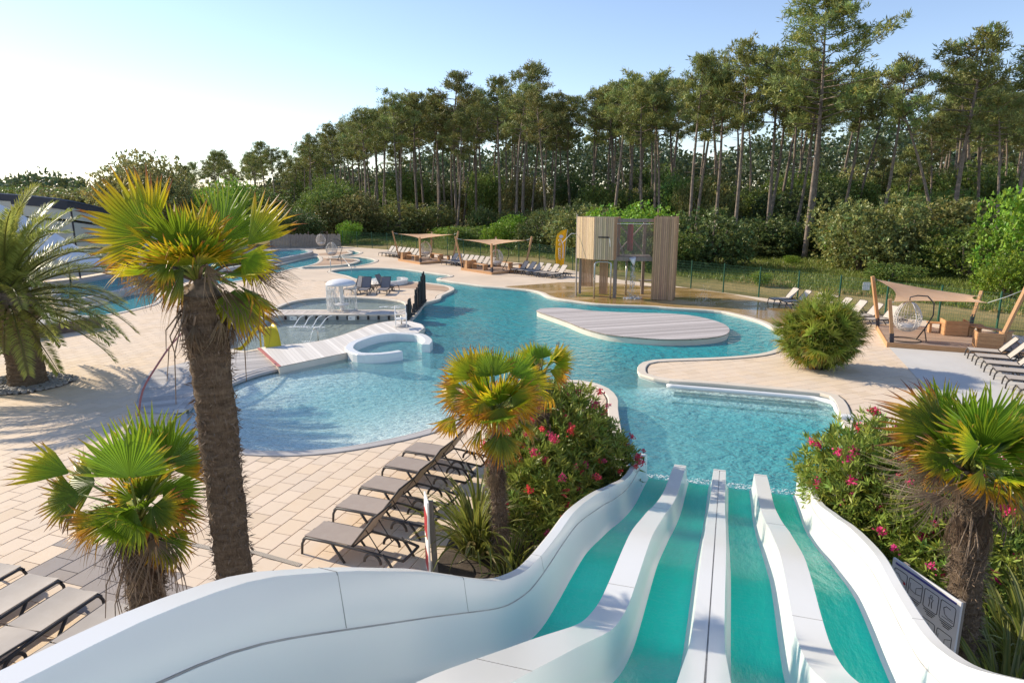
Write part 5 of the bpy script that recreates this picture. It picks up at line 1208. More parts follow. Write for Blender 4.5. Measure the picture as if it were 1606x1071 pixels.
while n < 225 and tries < 5000:
    tries += 1; px = rp.uniform(-60, 1700); e = edge(px); dep = rp.random() ** 1.3 * (75 if px < 1340 else 85) + rp.uniform(0, 3); Y = e + dep; x, y = XY(px, Y)
    md = rp.uniform(1.6, 4.2) if px > 430 else 3.4
    if any((x - a) ** 2 + (y - c) ** 2 < md * md for a, c in placed): continue
    if 1330 < px < 1460 and rp.random() < .45: continue
    sk = sky_y(px) + abs(rp.gauss(0, 20)) + (6 + dep * .3 if px < 1340 else 20 + dep * .6); z = AT(px, sk, Y).z
    if z < 7: z = 7 + rp.random() * 3
    z = min(z, 25); placed.append((x, y)); n += 1
    v = rp.randrange(7)
    zn = zone(px); dp = 'front row' if dep < 12 else ('middle row' if dep < 38 else 'far back')
    pine(PV[v], x, y, z, 20., rp.uniform(0, 6.28), 'slender %s forest pine %s' % (dp, zn), '%s pines %s' % (dp, zn))

# ------------------------------------------------------------------ broadleaf shrubs and trees
def bush_variant(seed, col, n=1500, lobes=9, flat=.85, leaf=.2, per=6, thin=0.):
    rs = np.random.RandomState(seed); L = [(np.array((0, 0, .45)), .5)]
    for k in range(lobes): a = rs.uniform(0, 6.28); q = rs.uniform(.25, .55); L.append((np.array((q * math.cos(a), q * math.sin(a), rs.uniform(.2, .75))), rs.uniform(.2, .38)))
    cs = []; outs = []; w_ = np.array([l[1] ** 2 for l in L]); w_ /= w_.sum()
    for k in range(n):
        c, r = L[rs.choice(len(L), p=w_)]; d = rs.normal(size=3); d /= np.linalg.norm(d); q = rs.uniform(.55, 1.06) if rs.rand() < .75 else rs.uniform(.1, 1.)
        p = c + d * r * q * np.array((1, 1, flat)); 
        if p[2] < .02: p[2] = rs.uniform(.02, .12)
        cs.append(p); outs.append(d)
    return clumps(np.array(cs), np.array(outs), per, leaf, leaf * .62, rs, .25, .6, col, leaf * .25, .24)
def bush_mesh(*a, **k): return np_mesh('bush_crown', *bush_variant(*a, **k))
BM = {'dark': [bush_mesh(s, (.13, .165, .05), 1700, leaf=.044) for s in (1, 2, 3)], 'olive': [bush_mesh(s, (.23, .235, .075), 2000, leaf=.042) for s in (4, 5)],
      'bright': [bush_mesh(s, (.22, .33, .035), 1700, leaf=.045) for s in (6, 7)], 'mid': [bush_mesh(s, (.18, .245, .05), 1700, leaf=.044) for s in (8, 9)]}
for kk_, a_ in (('olive_tree', (.28, .27, .09)), ('mid_tree', (.18, .25, .055)), ('dark_tree', (.12, .16, .05)), ('bright_tree', (.26, .36, .045))): BM[kk_] = [bush_mesh(s_, a_, 4200, leaf=.030, lobes=12) for s_ in (21, 22)]
sb = MB()
for k in range(7):
    a = k * .9; sb.tube([(0, 0, 0), (.12 * math.cos(a), .12 * math.sin(a), .25), (.3 * math.cos(a), .3 * math.sin(a), .6)], [.03, .02, .006], 5)
STEM = sb.mesh('stems')
def shrub(px, Y, wd, ht, kind, label, group=None, k=0, name='shrub', cat='shrub', z=-.09):
    x, y = XY(px, Y); t = thing(name, label, cat, (x, y, z), rng.uniform(0, 6.28), group, scale=(wd, wd, ht))
    obj('stems', STEM, MAT['bark'], t); ms = BM[kind + '_tree' if cat == 'tree' or wd > 9 else kind]; obj('crown', ms[k % len(ms)], MAT['leaf'], t); return t
def sh_px(x0, x1, ytop, Y, kind, label, k=0, group='big shrubs in front of the pines', name='shrub', cat='shrub'):
    cx = (x0 + x1) / 2; wd = (x1 - x0) / FPX * Y * 1.0; ht = AT(cx, ytop, Y).z * 1.06; return shrub(cx, Y, wd * .98, ht, kind, label, group, k, name, cat)
sh_px(1298, 1420, 306, 55, 'olive', 'huge rounded olive green shrub left half, behind the right gazebo', 0)
sh_px(1370, 1520, 300, 56, 'olive', 'huge rounded olive shrub right half reaching towards the right gazebo', 1)
sh_px(1062, 1170, 316, 58, 'dark', 'dark domed shrub right of the timber play tower', 0); sh_px(1160, 1262, 330, 69, 'dark', 'dark low shrub at the foot of the giant pine', 1)
sh_px(1210, 1310, 345, 71, 'mid', 'mid green shrub just right of the giant pine trunk', 0)
sh_px(930, 1050, 318, 60, 'bright', 'bright yellow green shrub showing above the play tower bridge', 0); sh_px(1010, 1080, 352, 55, 'mid', 'mid green shrub visible through the bottom of the play tower bridge', 1)
sh_px(822, 905, 318, 72, 'dark', 'dark shrub behind the yellow banner', 2); sh_px(862, 950, 325, 68, 'olive', 'olive shrub between the banner and the play tower', 0)
sh_px(765, 812, 344, 76, 'bright', 'small bright shrub behind the middle shade sail', 1); sh_px(700, 762, 352, 80, 'mid', 'mid green shrub between the two far shade sails', 1)
sh_px(1572, 1700, 285, 45, 'bright', 'tall bright green bush at the right picture edge', 0); sh_px(1560, 1640, 385, 40, 'bright', 'lower bright green bush beside the leaning gazebo post', 1)
sh_px(1240, 1262, 398, 60, 'bright', 'tiny bright sapling at the foot of the giant pine', 1); sh_px(1190, 1214, 424, 46, 'bright', 'tiny bright weed bush behind the green fence', 0)
sh_px(1520, 1600, 305, 62, 'mid', 'mid green shrub between the olive shrub and the bright edge bush', 0); sh_px(1380, 1440, 408, 47, 'mid', 'low shrub in front of the huge olive shrub above the shade sail', 1)
sh_px(532, 560, 346, 84, 'bright', 'little bright green bush by the end of the picket fence', 0); sh_px(560, 620, 372, 88, 'olive', 'pale low bush behind the farthest loungers', 1)
sh_px(300, 378, 276, 82, 'bright', 'yellow green tree top behind the tall fan palm', 1, name='broadleaf_tree', cat='tree'); sh_px(158, 285, 234, 72, 'olive', 'round brownish tree crown behind the left fan palm leaves', 0, name='broadleaf_tree', cat='tree')
sh_px(215, 300, 262, 78, 'dark', 'dark round tree beside the brownish tree on the left', 1, name='broadleaf_tree', cat='tree')
sh_px(425, 500, 325, 86, 'dark', 'very dark tree right of the tall fan palm crown', 2, name='broadleaf_tree', cat='tree')
sh_px(370, 450, 290, 98, 'mid', 'green tree behind the right leaf of the tall fan palm', 0, name='broadleaf_tree', cat='tree')
sh_px(470, 545, 283, 96, 'mid', 'green broadleaf tree above the picket fence', 1, name='broadleaf_tree', cat='tree'); sh_px(505, 590, 300, 95, 'olive', 'olive broadleaf tree right of the picket fence', 1, name='broadleaf_tree', cat='tree')
for k in range(46):      # mid storey of broadleaf trees inside the wood
    px = rp.uniform(420, 1640); Y = edge(px) + rp.uniform(9, 50); kd = rp.choice(['mid', 'dark', 'olive', 'mid'])
    shrub(px, Y, rp.uniform(5, 9), rp.uniform(7, 11.5), kd, {'dark': 'dark green', 'mid': 'mid green', 'olive': 'olive'}[kd] + ' broadleaf tree under the pines ' + zone(px), 'mid storey trees ' + zone(px), k, 'broadleaf_tree', 'tree')
for k in range(80):
    px = rp.uniform(-60, 1690); Y = edge(px) + rp.uniform(-5, 22) - (3 if px > 1000 else 0); kd = rp.choice(['dark', 'olive', 'mid', 'mid', 'olive', 'bright']); hh = rp.uniform(1.8, 5.2) if px > 480 else rp.uniform(3, 5); 
    if px > 1530 or (1215 < px < 1315 and Y < 70): continue
    shrub(px, Y, rp.uniform(3, 7.5), hh, kd, {'dark': 'dark green', 'mid': 'mid green', 'olive': 'olive', 'bright': 'bright green'}[kd] + ' undergrowth shrub ' + zone(px), 'undergrowth shrubs ' + zone(px), k)
# hedge of low trees far left, behind the glazed hall
for k in range(16):
    px = -60 + k * 26; shrub(px, 118 + rp.uniform(-8, 8), rp.uniform(14, 18), AT(px, 288 + rp.uniform(-4, 6), 118).z, rp.choice(['olive', 'mid', 'olive']), 'low olive green tree in the band above the dark hall roof', 'low trees beyond the glazed hall', k, 'broadleaf_tree', 'tree')
rs = np.random.RandomState(8); cs = []
for k in range(15000):
    a = rs.uniform(-.80, .80); d = rs.uniform(185, 290); px = 803 + FPX * math.tan(a) ; hmax = float(np.interp(px, [400, 430, 560, 720], [6, 7, 11, 20])) + 3 * math.sin(a * 17) + 2 * math.sin(a * 41)
    cs.append((d * math.sin(a), d * math.cos(a), rs.uniform(.0, 1) ** .6 * hmax))
cs = np.array(cs); V, F, cc = clumps(cs, np.tile((0, -.5, .5), (len(cs), 1)), 8, 1.25, .7, rs, .3, .3, (.10, .13, .055), .9, .2)
tag(obj('distant_wood', np_mesh('wood', V, F, cc), MAT['leaf'], kind='stuff'), 'far off wood closing the horizon behind everything', 'wood')
# grasses behind the fence
V = []; gp = []; gd = []
while len(gp) < 26000:
    px = rs.uniform(520, 1700); e = edge(px); f0 = float(np.interp(px, [q[0] for q in FENCE_PX], [G(*q).y for q in FENCE_PX])); Y = f0 + rs.uniform(.2, 1) ** 1.0 * (e - f0 + 4); x, y = XY(px, Y); gp.append((x, y, -.09)); gd.append(Y - f0)
gp = np.array(gp); pat = np.sin(gp[:, 0] * .8) * np.sin(gp[:, 1] * .55 + gp[:, 0] * .2) + rs.normal(0, .5, len(gp))
gc = np.where((pat + (np.array(gd) - 3.5) * .25)[:, None] > .1, np.array([[.20, .25, .05]]), np.array([[.46, .36, .16]])); per = 4
P4 = np.repeat(gp, per, 0) + np.c_[rs.normal(0, .12, (len(gp) * per, 2)), np.zeros(len(gp) * per)]; D4 = rdir(rs, len(P4)) * .5 + np.array((0, 0, 1.)); D4 /= np.linalg.norm(D4, axis=1)[:, None]
V, F = rhombs(P4, D4, rdir(rs, len(P4)), rs.uniform(.14, .45, len(P4)), np.full(len(P4), .05)); cc = np.repeat(np.repeat(gc, per, 0), 4, 0) * rs.uniform(.7, 1.3, (len(V) // 4, 1)).repeat(4, 0)
tag(obj('meadow_grass', np_mesh('grass', V, F, cc), MAT['leaf'], kind='stuff'), 'dry and green meadow grass between the fence and the wood', 'grass')

# ------------------------------------------------------------------ green mesh fence, picket fence, glazed hall
fl = [0.]; 
for a, c in zip(W_FENCE, W_FENCE[1:]): fl.append(fl[-1] + (c - a).length)
def fpt(s):
    for i in range(len(fl) - 1):
        if s <= fl[i + 1]: return W_FENCE[i].lerp(W_FENCE[i + 1], (s - fl[i]) / (fl[i + 1] - fl[i]))
    return W_FENCE[-1]
nb = int(fl[-1] / 2.5); fe = thing('mesh_fence', 'long green wire mesh fence on thin posts between the deck and the meadow', 'fence', (W_FENCE[0].x, W_FENCE[0].y, -.09))
b = MB(); b.box((0, 0, .95), (.06, .06, 1.9)); b.box((0, 0, 1.91), (.07, .07, .02)); PM = b.mesh('post')
b = MB()
for k in range(11): b.box((1.25, 0, .08 + k * .175), (2.5, .006, .008))
for k in range(25): b.box((k * .1 + .05, 0, .95), (.005, .006, 1.76))
WM = b.mesh('mesh_panel'); O0 = Vector((W_FENCE[0].x, W_FENCE[0].y))
for k in range(nb + 1):
    p = fpt(k * 2.5) - O0; q = fpt((k + 1) * 2.5) - O0; obj('post', PM, MAT['green'], fe, (p.x, p.y, 0))
    d = q - p
    if k < nb: obj('mesh_panel', WM, MAT['green'], fe, (p.x, p.y, 0), (0, 0, math.atan2(d.y, d.x)), (d.length / 2.5, 1, 1))
A, B_ = G(425, 389.5), G(536, 388); t = thing('picket_fence', 'brown split picket fence at the far end of the lagoon', 'fence', (A.x, A.y, 0)); dd = B_ - A; n = int(dd.length / .17); r = random.Random(3)
for s0 in range(0, n, 12):
    b = MB()
    for k in range(s0, min(n, s0 + 12)):
        p = dd * (k / n); b.box((p.x, p.y, .7 + r.uniform(-.04, .1)), (.15, .04, 1.5 + r.uniform(-.1, .15)), math.atan2(dd.y, dd.x) + r.uniform(-.05, .05))
    o = obj('picket_panel', b.mesh('pk'), MAT['greywood'], t); o['kind'] = 'stuff'
    p = dd * (s0 / n); b = MB(); b.box((p.x, p.y + .08, .85), (.14, .14, 1.9)); obj('post', b.mesh('post'), MAT['brownwall'], t)
# glazed hall on the left: arched dark roof beam, mullioned glass wall, pale roof membrane
HX = [(-60, 299, 44), (0, 304, 46), (60, 309, 48), (110, 316, 50), (170, 330, 54), (230, 346, 58), (300, 368, 64)]
hw = thing('glazed_hall', 'low hall with an arched dark roof edge and milky glass wall behind the feather palm', 'building', (*XY(0, 32), 0)); hb = hw.location.copy()
top = [AT(x, y, Y) - Vector(hb) for x, y, Y in HX]; top = [Vector(p) for p in smooth([tuple(p) for p in top], 1.1, False)]
b = MB(); b.grid([[p + Vector((0, 0, .0)), p + Vector((-.1, -.25, .0)), p + Vector((-.1, -.25, -.62)), p + Vector((0, 0, -.62)), p + Vector((0, .5, -.60)), p + Vector((0, .5, .02))] for p in top], False, True); obj('roof_beam', b.mesh('rb'), MAT['darksteel'], hw)
step = 3; k = 0
for i in range(0, len(top) - step, step):
    p, q = top[i], top[i + step]
    for (z0, z1) in ((.0, .42), (.43, .80), (.81, 1.)):
        hp, hq = p.z - .42, q.z - .42
        if min(hp, hq) < .3: continue
        b = MB(); b.add([(p.x, p.y, hp * z0 + .1), (q.x, q.y, hq * z0 + .1), (q.x, q.y, hq * z1), (p.x, p.y, hp * z1), (p.x, p.y + .03, hp * z0 + .1), (q.x, q.y + .03, hq * z0 + .1), (q.x, q.y + .03, hq * z1), (p.x, p.y + .03, hp * z1)], [(0, 1, 2, 3), (7, 6, 5, 4), (0, 4, 5, 1), (3, 2, 6, 7)]); obj('pane', b.mesh('pane'), MAT['glassy'], hw)
        b = MB(); b.beam((p.x, p.y - .02, hp * z1), (q.x, q.y - .02, hq * z1), .06, .06); obj('transom', b.mesh('tr'), MAT['darksteel'], hw)
    b = MB(); b.box((p.x, p.y - .03, (p.z - .4) / 2), (.08, .1, max(.3, p.z - .4))); obj('mullion', b.mesh('mu'), MAT['darksteel'], hw)
mt = thing('membrane_canopy', 'white sloping membrane canopy in front of the glazed hall behind the feather palm', 'canopy', (*XY(40, 43), 0)); mb_ = Vector(mt.location)
rows = []
for k in range(9):
    u = k / 8; a = AT(-60 + 215 * u, 300 + 108 * u ** 1.3, 43 + u * 1.5); c = AT(-90 + 250 * u, 372 + 50 * u ** 1.1, 40.5 + u * 2)
    rows.append([a - mb_ + (c - a) * v + Vector((0, 0, .35 * math.sin(v * 3.14))) for v in (0, .25, .5, .75, 1)])
b = MB(); b.grid(rows); b.grid([[p - Vector((0, 0, .05)) for p in r_][::-1] for r_ in rows]); obj('membrane', b.mesh('mm'), MAT['canopy'], mt)
for r_ in rows[::3]: b = MB(); b.tube([r_[0], (r_[0].x, r_[0].y, 0)], .06, 6); obj('mast', b.mesh('ma'), MAT['darksteel'], mt)

# ------------------------------------------------------------------ fan palms
AGE = {  # colour stops over the blade: (r, colour)
    'young': [(0, (.13, .22, .02)), (.55, (.19, .31, .02)), (.88, (.28, .36, .02)), (.96, (.50, .38, .02)), (1, (.30, .16, .05))],
    'yellow': [(0, (.14, .23, .015)), (.45, (.24, .34, .015)), (.72, (.58, .50, .02)), (.90, (.68, .44, .02)), (.96, (.42, .15, .03)), (1, (.18, .08, .04))],
    'mid': [(0, (.07, .13, .015)), (.5, (.13, .19, .016)), (.72, (.40, .34, .02)), (.84, (.55, .26, .02)), (.92, (.25, .09, .03)), (1, (.12, .06, .04))],
    'orange': [(0, (.16, .22, .02)), (.42, (.30, .32, .02)), (.6, (.62, .36, .02)), (.82, (.58, .24, .02)), (.93, (.36, .2, .09)), (1, (.3, .2, .13))],
    'dead': [(0, (.20, .14, .09)), (.5, (.28, .20, .13)), (1, (.34, .26, .19))],
    'brown': [(0, (.12, .08, .05)), (.5, (.17, .11, .07)), (1, (.22, .15, .11))]}
def fan_mesh(seed, age, spread=150, nseg=34, joined=.55, droop=.12, cup=.12, curl=.0, ragged=.06, width=1.):
    r = random.Random(seed); st = AGE[age]; rings = [0.03, .2, .42, .58, .72, .84, .93, 1.0]; V = []; F = []; Cc = []
    xs_ = [s[0] for s in st]; cols = np.array([s[1] for s in st]); dl = R_(spread) / nseg
    for k in range(nseg):
        th = -R_(spread) / 2 + dl * (k + .5); Lk = (1 - .22 * abs(th / R_(90)) ** 1.5) * (1 - r.random() * ragged * 2); sd_ = r.gauss(0, 1); dr = droop * (1 + r.gauss(0, .5)); tw = r.gauss(0, .03); kk = r.uniform(.82, 1.15); agj = r.gauss(0, .05)
        bent = r.random() < (.1 if age in ('young', 'yellow') else .3); o = len(V)
        for j, q in enumerate(rings):
            if q <= joined: hw_ = math.tan(dl / 2) * q * 1.02
            else: hw_ = math.tan(dl / 2) * joined * width * (1 - ((q - joined) / (1 - joined)) ** 1.6) * (1.05 + .25 * (1 - q)) + .0015
            rr = q * Lk; t2 = th + tw * max(0, q - joined) * 4; cx, cy = rr * math.sin(t2), rr * math.cos(t2)
            z = cup * rr * rr * (1.0 if age != 'dead' else .3) - dr * rr ** 3 * 1.3 - (max(0, q - .62) ** 1.5 * 1.6 * Lk if bent else 0) - curl * rr * abs(math.sin(th)) * .8
            fold = hw_ * .55
            px_, py_ = math.cos(t2) * hw_, -math.sin(t2) * hw_
            V += [(cx - px_, cy - py_, z), (cx, cy, z + fold), (cx + px_, cy + py_, z)]
            qq = min(1, max(0, q + agj + .06 * abs(th))); c = np.array([np.interp(qq, xs_, cols[:, m]) for m in range(3)]) * kk; Cc += [c, c * 1.05, c]
        for j in range(len(rings) - 1):
            a = o + j * 3; F += [(a, a + 1, a + 4, a + 3), (a + 1, a + 2, a + 5, a + 4)]
    return np_mesh('fan_leaf', V, F, np.array(Cc), False)
FAN = {}
for age in AGE:
    dd_ = {'young': (.05, .16), 'yellow': (.06, .14), 'mid': (.18, .1), 'orange': (.25, .1), 'dead': (.6, .05), 'brown': (.5, .05)}[age]
    FAN[age] = [fan_mesh(10 * len(FAN) + q, age, sp, ns, .56 if age not in ('dead', 'brown') else .3, dd_[0], dd_[1], curl=.25 if age in ('dead', 'brown') else .0, width=1. if age not in ('dead', 'brown') else .55) for q, (sp, ns) in enumerate(((118, 26), (165, 34), (72, 16)))]
def orient(Yd, N):
    Y_ = Vector(Yd).normalized(); Z_ = Vector(N); Z_ = Z_ - Y_ * Z_.dot(Y_)
    if Z_.length < 1e-4: Z_ = Y_.orthogonal()
    Z_.normalize(); X_ = Y_.cross(Z_); return Matrix((X_, Y_, Z_)).transposed().to_euler()
def leafput(parent, P0, crown, hub, tip, N, age, v, nm='fan_leaf', pet=True, dead=False):
    hub = Vector(hub); tip = Vector(tip); R0 = (tip - hub).length
    me = FAN[age][v]; o = obj(nm, me, MAT['palmleaf'], parent, hub - P0, orient(tip - hub, N), R0)
    if pet:
        c = Vector(crown); b = MB(); mid = (c + hub) / 2 + Vector((0, 0, .06)); rel = [c - hub, mid - hub, Vector((0, 0, 0))]
        b.tube([p + hub - P0 for p in rel], [.022, .015, .010], 5); obj('petiole', b.mesh('pet'), MAT['fibre'] if age in ('dead', 'brown') else MAT['stalk'], parent)
MAT['stalk'] = M_plain('green_stalk', (.22, .26, .05), .5, .2, 4)
def palm_trunk(parent, pts, rads, seed=1, hairs=900, hair=.075):
    rs = np.random.RandomState(seed); P = [Vector(p) for p in smooth([tuple(p) for p in pts], .045, False)]; n = len(P); rr = np.interp(np.linspace(0, 1, n), np.linspace(0, 1, len(rads)), rads)
    b = MB(); m = 18; rows = []
    ph = rs.uniform(0, 6.28, 60)
    for i, p in enumerate(P):
        ring_ = .5 + .5 * math.cos(i * 2 * math.pi / 2.6); row_ = []
        for k in range(m):
            a = 2 * math.pi * k / m; q = rr[i] * (1 + .045 * ring_ * (1 + .6 * math.sin(a * 3 + i * .9)) + .04 * rs.normal() + .03 * math.sin(a * 2 + i * .31)); row_.append(p + Vector((q * math.cos(a), q * math.sin(a), .012 * math.sin(a * 3 + i))))
        rows.append(row_)
    b.grid(rows, True, True); b.add(rows[-1], [tuple(range(m))]); obj('trunk', b.mesh('trunk'), MAT['palmbark'], parent)
    idx = rs.randint(0, n - 1, hairs); a = rs.uniform(0, 6.283, hairs); base = np.array([tuple(P[i]) for i in idx]); out = np.c_[np.cos(a), np.sin(a), np.zeros(hairs)]; q = rr[idx][:, None] * 1.0
    bp = base + out * q; D = out * rs.uniform(.3, 1., (hairs, 1)) + np.c_[rs.normal(0, .5, (hairs, 2)), rs.uniform(-1.2, .9, hairs)]; D /= np.linalg.norm(D, axis=1)[:, None]
    V, F = rhombs(bp, D, rdir(rs, hairs), rs.uniform(.4, 1.5, hairs) * hair, rs.uniform(.006, .016, hairs)); o = obj('fibre_hairs', np_mesh('hairs', V, F), MAT['fibre'], parent, kind='stuff')
def fan_palm(label, px_base, px_top, Y, zb, rads, crown_px, leaves, nrand, seed, Rr=.62, skirt=8, group='fan palms', upmin=-30, ages=None, lean=(0, 0), zskirt=-.25, hairs=3200):
    r = random.Random(seed); ct = AT(*px_top, Y); bx = AT(*px_base, Y + lean[1]); 
    if zb is not None: base = Vector((bx.x + (bx.x - ct.x) / max(.3, (ct.z - bx.z)) * (bx.z - zb) * .6, bx.y, zb))
    t = thing('fan_palm', label, 'palm', tuple(base), 0, group); P0 = base
    palm_trunk(t, [base - P0, (bx - P0) if bx.z > zb + .5 else (base.lerp(ct, .4) - P0), bx.lerp(ct, .5) - P0, ct - P0], rads, seed, hairs)
    cr = AT(*crown_px, Y); s = Y / 7. ; cc_ = (ct + cr) / 2
    b = MB(); b.lathe([(rads[-1] * .95, -.05), (rads[-1] * .7, .05), (rads[-1] * .35, .14), (.02, .2)], 10, tuple(ct - P0)); obj('crown_shaft', b.mesh('cs'), MAT['fibre'], t)
    for L in leaves:
        (hx, hy), (tx, ty), dyh, dyt, age, v = L[:6]; N = L[6] if len(L) > 6 else (.15, -.9, .35)
        leafput(t, P0, cc_, AT(hx, hy, Y + dyh), AT(tx, ty, Y + dyt), N, age, v)
    for k in range(nrand):
        el = R_(r.uniform(upmin, 80) if k % 3 else r.uniform(0, 60)); az = k * 2.399 + r.uniform(-.3, .3); d = Vector((math.cos(az) * math.cos(el), math.sin(az) * math.cos(el), math.sin(el)))
        hub = cc_ + d * r.uniform(.38, .62) * Rr * 1.1; d2 = (d + Vector((0, 0, -.25 - .3 * (el < 0)))).normalized(); tip = hub + d2 * Rr * r.uniform(.8, 1.1); up = Vector((0, 0, 1)) - d * d.z
        N = (up.normalized() * math.cos(el) - Vector((d.x, d.y, 0)) * math.sin(el) + Vector((r.gauss(0, .35), r.gauss(0, .35), 0)))
        ag = (ages or (('young', 'young', 'yellow'), ('mid', 'yellow', 'young'), ('orange', 'mid', 'dead')))[0 if el > R_(38) else (1 if el > R_(5) else 2)]
        leafput(t, P0, cc_, hub, tip, N, r.choice(ag), r.choice((0, 1, 2)))
    for k in range(skirt):
        az = k * 2.399 + r.uniform(-.3, .3); d = Vector((math.cos(az), math.sin(az), -.5)); hub = ct + Vector((math.cos(az) * (rads[-1] + .04), math.sin(az) * (rads[-1] + .04), zskirt * r.uniform(.3, 1.2))); tip = hub + Vector((d.x * .2, d.y * .2, -1)).normalized() * Rr * r.uniform(.6, .95)
        leafput(t, P0, ct, hub, tip, (d.x, d.y, .3), r.choice(('dead', 'brown', 'dead')), 2, 'dead_leaf')
    return t
YA = 6.7
palmA = fan_palm('tallest fan palm with a thick shaggy trunk and big yellow lit fans, left of centre', (366, 885), (318, 462), YA, 0., (.185, .178, .18, .20), (305, 420), [
    ((236, 372), (136, 290), .0, .1, 'yellow', 1, (.3, -.8, -.3)), ((240, 368), (150, 330), .12, .3, 'yellow', 0, (.3, -.8, -.2)), ((308, 402), (302, 305), -.12, -.1, 'yellow', 0, (.05, -1, .1)),
    ((345, 380), (384, 288), .3, .45, 'young', 0, (-.1, -1, .2)), ((388, 385), (455, 312), .1, .2, 'yellow', 2, (-.2, -1, .2)), ((268, 410), (205, 428), -.35, -.5, 'mid', 1, (.0, -.9, .5)),
    ((372, 452), (378, 545), -.1, -.1, 'mid', 0, (.1, -1, .1)), ((378, 402), (438, 432), .0, .0, 'yellow', 0, (.1, -.9, .5)), ((208, 402), (145, 425), .0, .1, 'brown', 0, (.1, -.8, .5)),
    ((232, 422), (172, 468), -.1, -.2, 'dead', 0), ((400, 432), (462, 438), .1, .1, 'dead', 2), ((288, 420), (238, 486), -.2, -.3, 'mid', 2), ((325, 415), (345, 475), -.35, -.5, 'dead', 2),
    ((290, 395), (255, 330), .25, .4, 'young', 1, (.1, -1, .1)), ((215, 390), (180, 452), .1, .1, 'orange', 2), ((245, 440), (205, 480), -.2, -.2, 'dead', 2), ((395, 412), (440, 470), .1, .0, 'dead', 0)], 20, 3, .56, 9, ages=(('young', 'yellow', 'young'), ('yellow', 'young', 'orange', 'mid'), ('mid', 'dead', 'brown', 'mid')), upmin=-40)
palmB = fan_palm('short fan palm with a broad green fan in the lower left corner', (232, 948), (222, 838), 6.9, 0., (.19, .185, .18, .17), (215, 790), [
    ((203, 750), (190, 650), -.25, -.25, 'young', 1, (.1, -1, .25)), ((235, 742), (268, 628), .2, .35, 'young', 0, (-.1, -1, .2)), ((262, 728), (305, 655), .15, .2, 'young', 0, (-.2, -1, .2)),
    ((110, 742), (12, 722), .0, .0, 'yellow', 2, (.2, -.5, .8)), ((125, 775), (45, 800), -.1, -.15, 'mid', 0, (.1, -.9, .4)), ((165, 812), (88, 840), -.2, -.3, 'orange', 2, (.1, -.9, .3)),
    ((212, 798), (160, 868), -.4, -.5, 'young', 0, (.1, -.9, .3)), ((238, 795), (285, 842), -.35, -.45, 'mid', 1, (-.1, -.9, .3)), ((272, 738), (350, 712), .1, .15, 'orange', 2, (-.1, -.7, .5)),
    ((150, 755), (75, 770), .2, .3, 'mid', 0, (.1, -.8, .5)), ((255, 770), (330, 800), .1, .0, 'young', 0, (-.1, -.8, .5))], 22, 9, .52, 10, zskirt=-.35, ages=(('young', 'young', 'mid'), ('mid', 'young', 'orange'), ('mid', 'dead', 'orange', 'brown')), upmin=-40)
palmC = fan_palm('slender fan palm with orange tipped fans beside the left oleander', (788, 885), (776, 690), 10.45, 0., (.115, .115, .112, .11), (778, 620), [
    ((742, 592), (698, 553), .1, .1, 'yellow', 0, (.2, -.9, .3)), ((775, 590), (768, 540), .0, .1, 'young', 1), ((803, 592), (835, 552), .1, .1, 'young', 0), ((732, 612), (674, 632), .0, .0, 'orange', 0, (.1, -.9, .4)),
    ((755, 625), (718, 665), -.3, -.4, 'orange', 1), ((802, 622), (856, 642), -.2, -.2, 'orange', 0), ((783, 640), (792, 695), -.4, -.5, 'orange', 1), ((712, 650), (688, 695), .1, .1, 'orange', 2), ((760, 585), (728, 545), .2, .3, 'yellow', 1), ((815, 600), (872, 612), .1, .1, 'yellow', 0)],
    26, 15, .62, 8, ages=(('young', 'yellow'), ('yellow', 'orange', 'young'), ('orange', 'orange', 'mid')), zskirt=-.7, upmin=-45, hairs=2400)
palmC2 = fan_palm('yellow green fan palm crown rising out of the left oleander behind the slender palm', (850, 700), (848, 610), 12.4, 0., (.16, .15, .15, .14), (848, 575), [
    ((838, 568), (806, 545), 0, 0, 'yellow', 0), ((852, 562), (846, 536), 0, .1, 'young', 1), ((868, 568), (905, 552), 0, 0, 'yellow', 0), ((862, 580), (902, 598), -.1, -.1, 'orange', 2), ((845, 580), (840, 612), -.3, -.4, 'mid', 0)], 10, 23, .5, 2, ages=(('young', 'yellow'), ('yellow', 'young'), ('mid', 'orange')), hairs=300)
palmD = fan_palm('fan palm with a dense skirt of dead leaves at the lower right', (1512, 940), (1528, 778), 7.1, 0., (.175, .17, .165, .165), (1515, 700), [
    ((1480, 682), (1385, 628), .0, .1, 'mid', 0, (.2, -.9, .3)), ((1478, 662), (1442, 592), .2, .3, 'young', 0, (.1, -1, .3)), ((1538, 692), (1562, 592), -.1, -.1, 'young', 1, (.0, -1, .3)), ((1510, 672), (1500, 605), .1, .2, 'young', 1, (.0, -1, .3)),
    ((1490, 718), (1428, 722), -.3, -.3, 'mid', 0, (.1, -.9, .4)), ((1580, 672), (1650, 640), .1, .1, 'young', 0), ((1470, 700), (1395, 690), .1, .1, 'orange', 0, (.2, -.8, .5)), ((1540, 735), (1520, 790), -.5, -.6, 'orange', 2), ((1590, 735), (1640, 775), -.2, -.2, 'yellow', 0),
    ((1472, 775), (1448, 848), -.3, -.4, 'dead', 1, (-.2, -1, .2)), ((1452, 728), (1400, 770), -.1, -.1, 'dead', 0), ((1500, 760), (1480, 820), -.4, -.5, 'dead', 0), ((1550, 765), (1580, 815), -.3, -.4, 'dead', 0),
    ((1470, 742), (1420, 800), .0, .0, 'dead', 1), ((1535, 700), (1485, 690), -.5, -.7, 'yellow', 2)], 28, 31, .60, 10, zskirt=-.35, upmin=-40, hairs=3000)
b = MB()      # dry petioles sticking down around the trunks
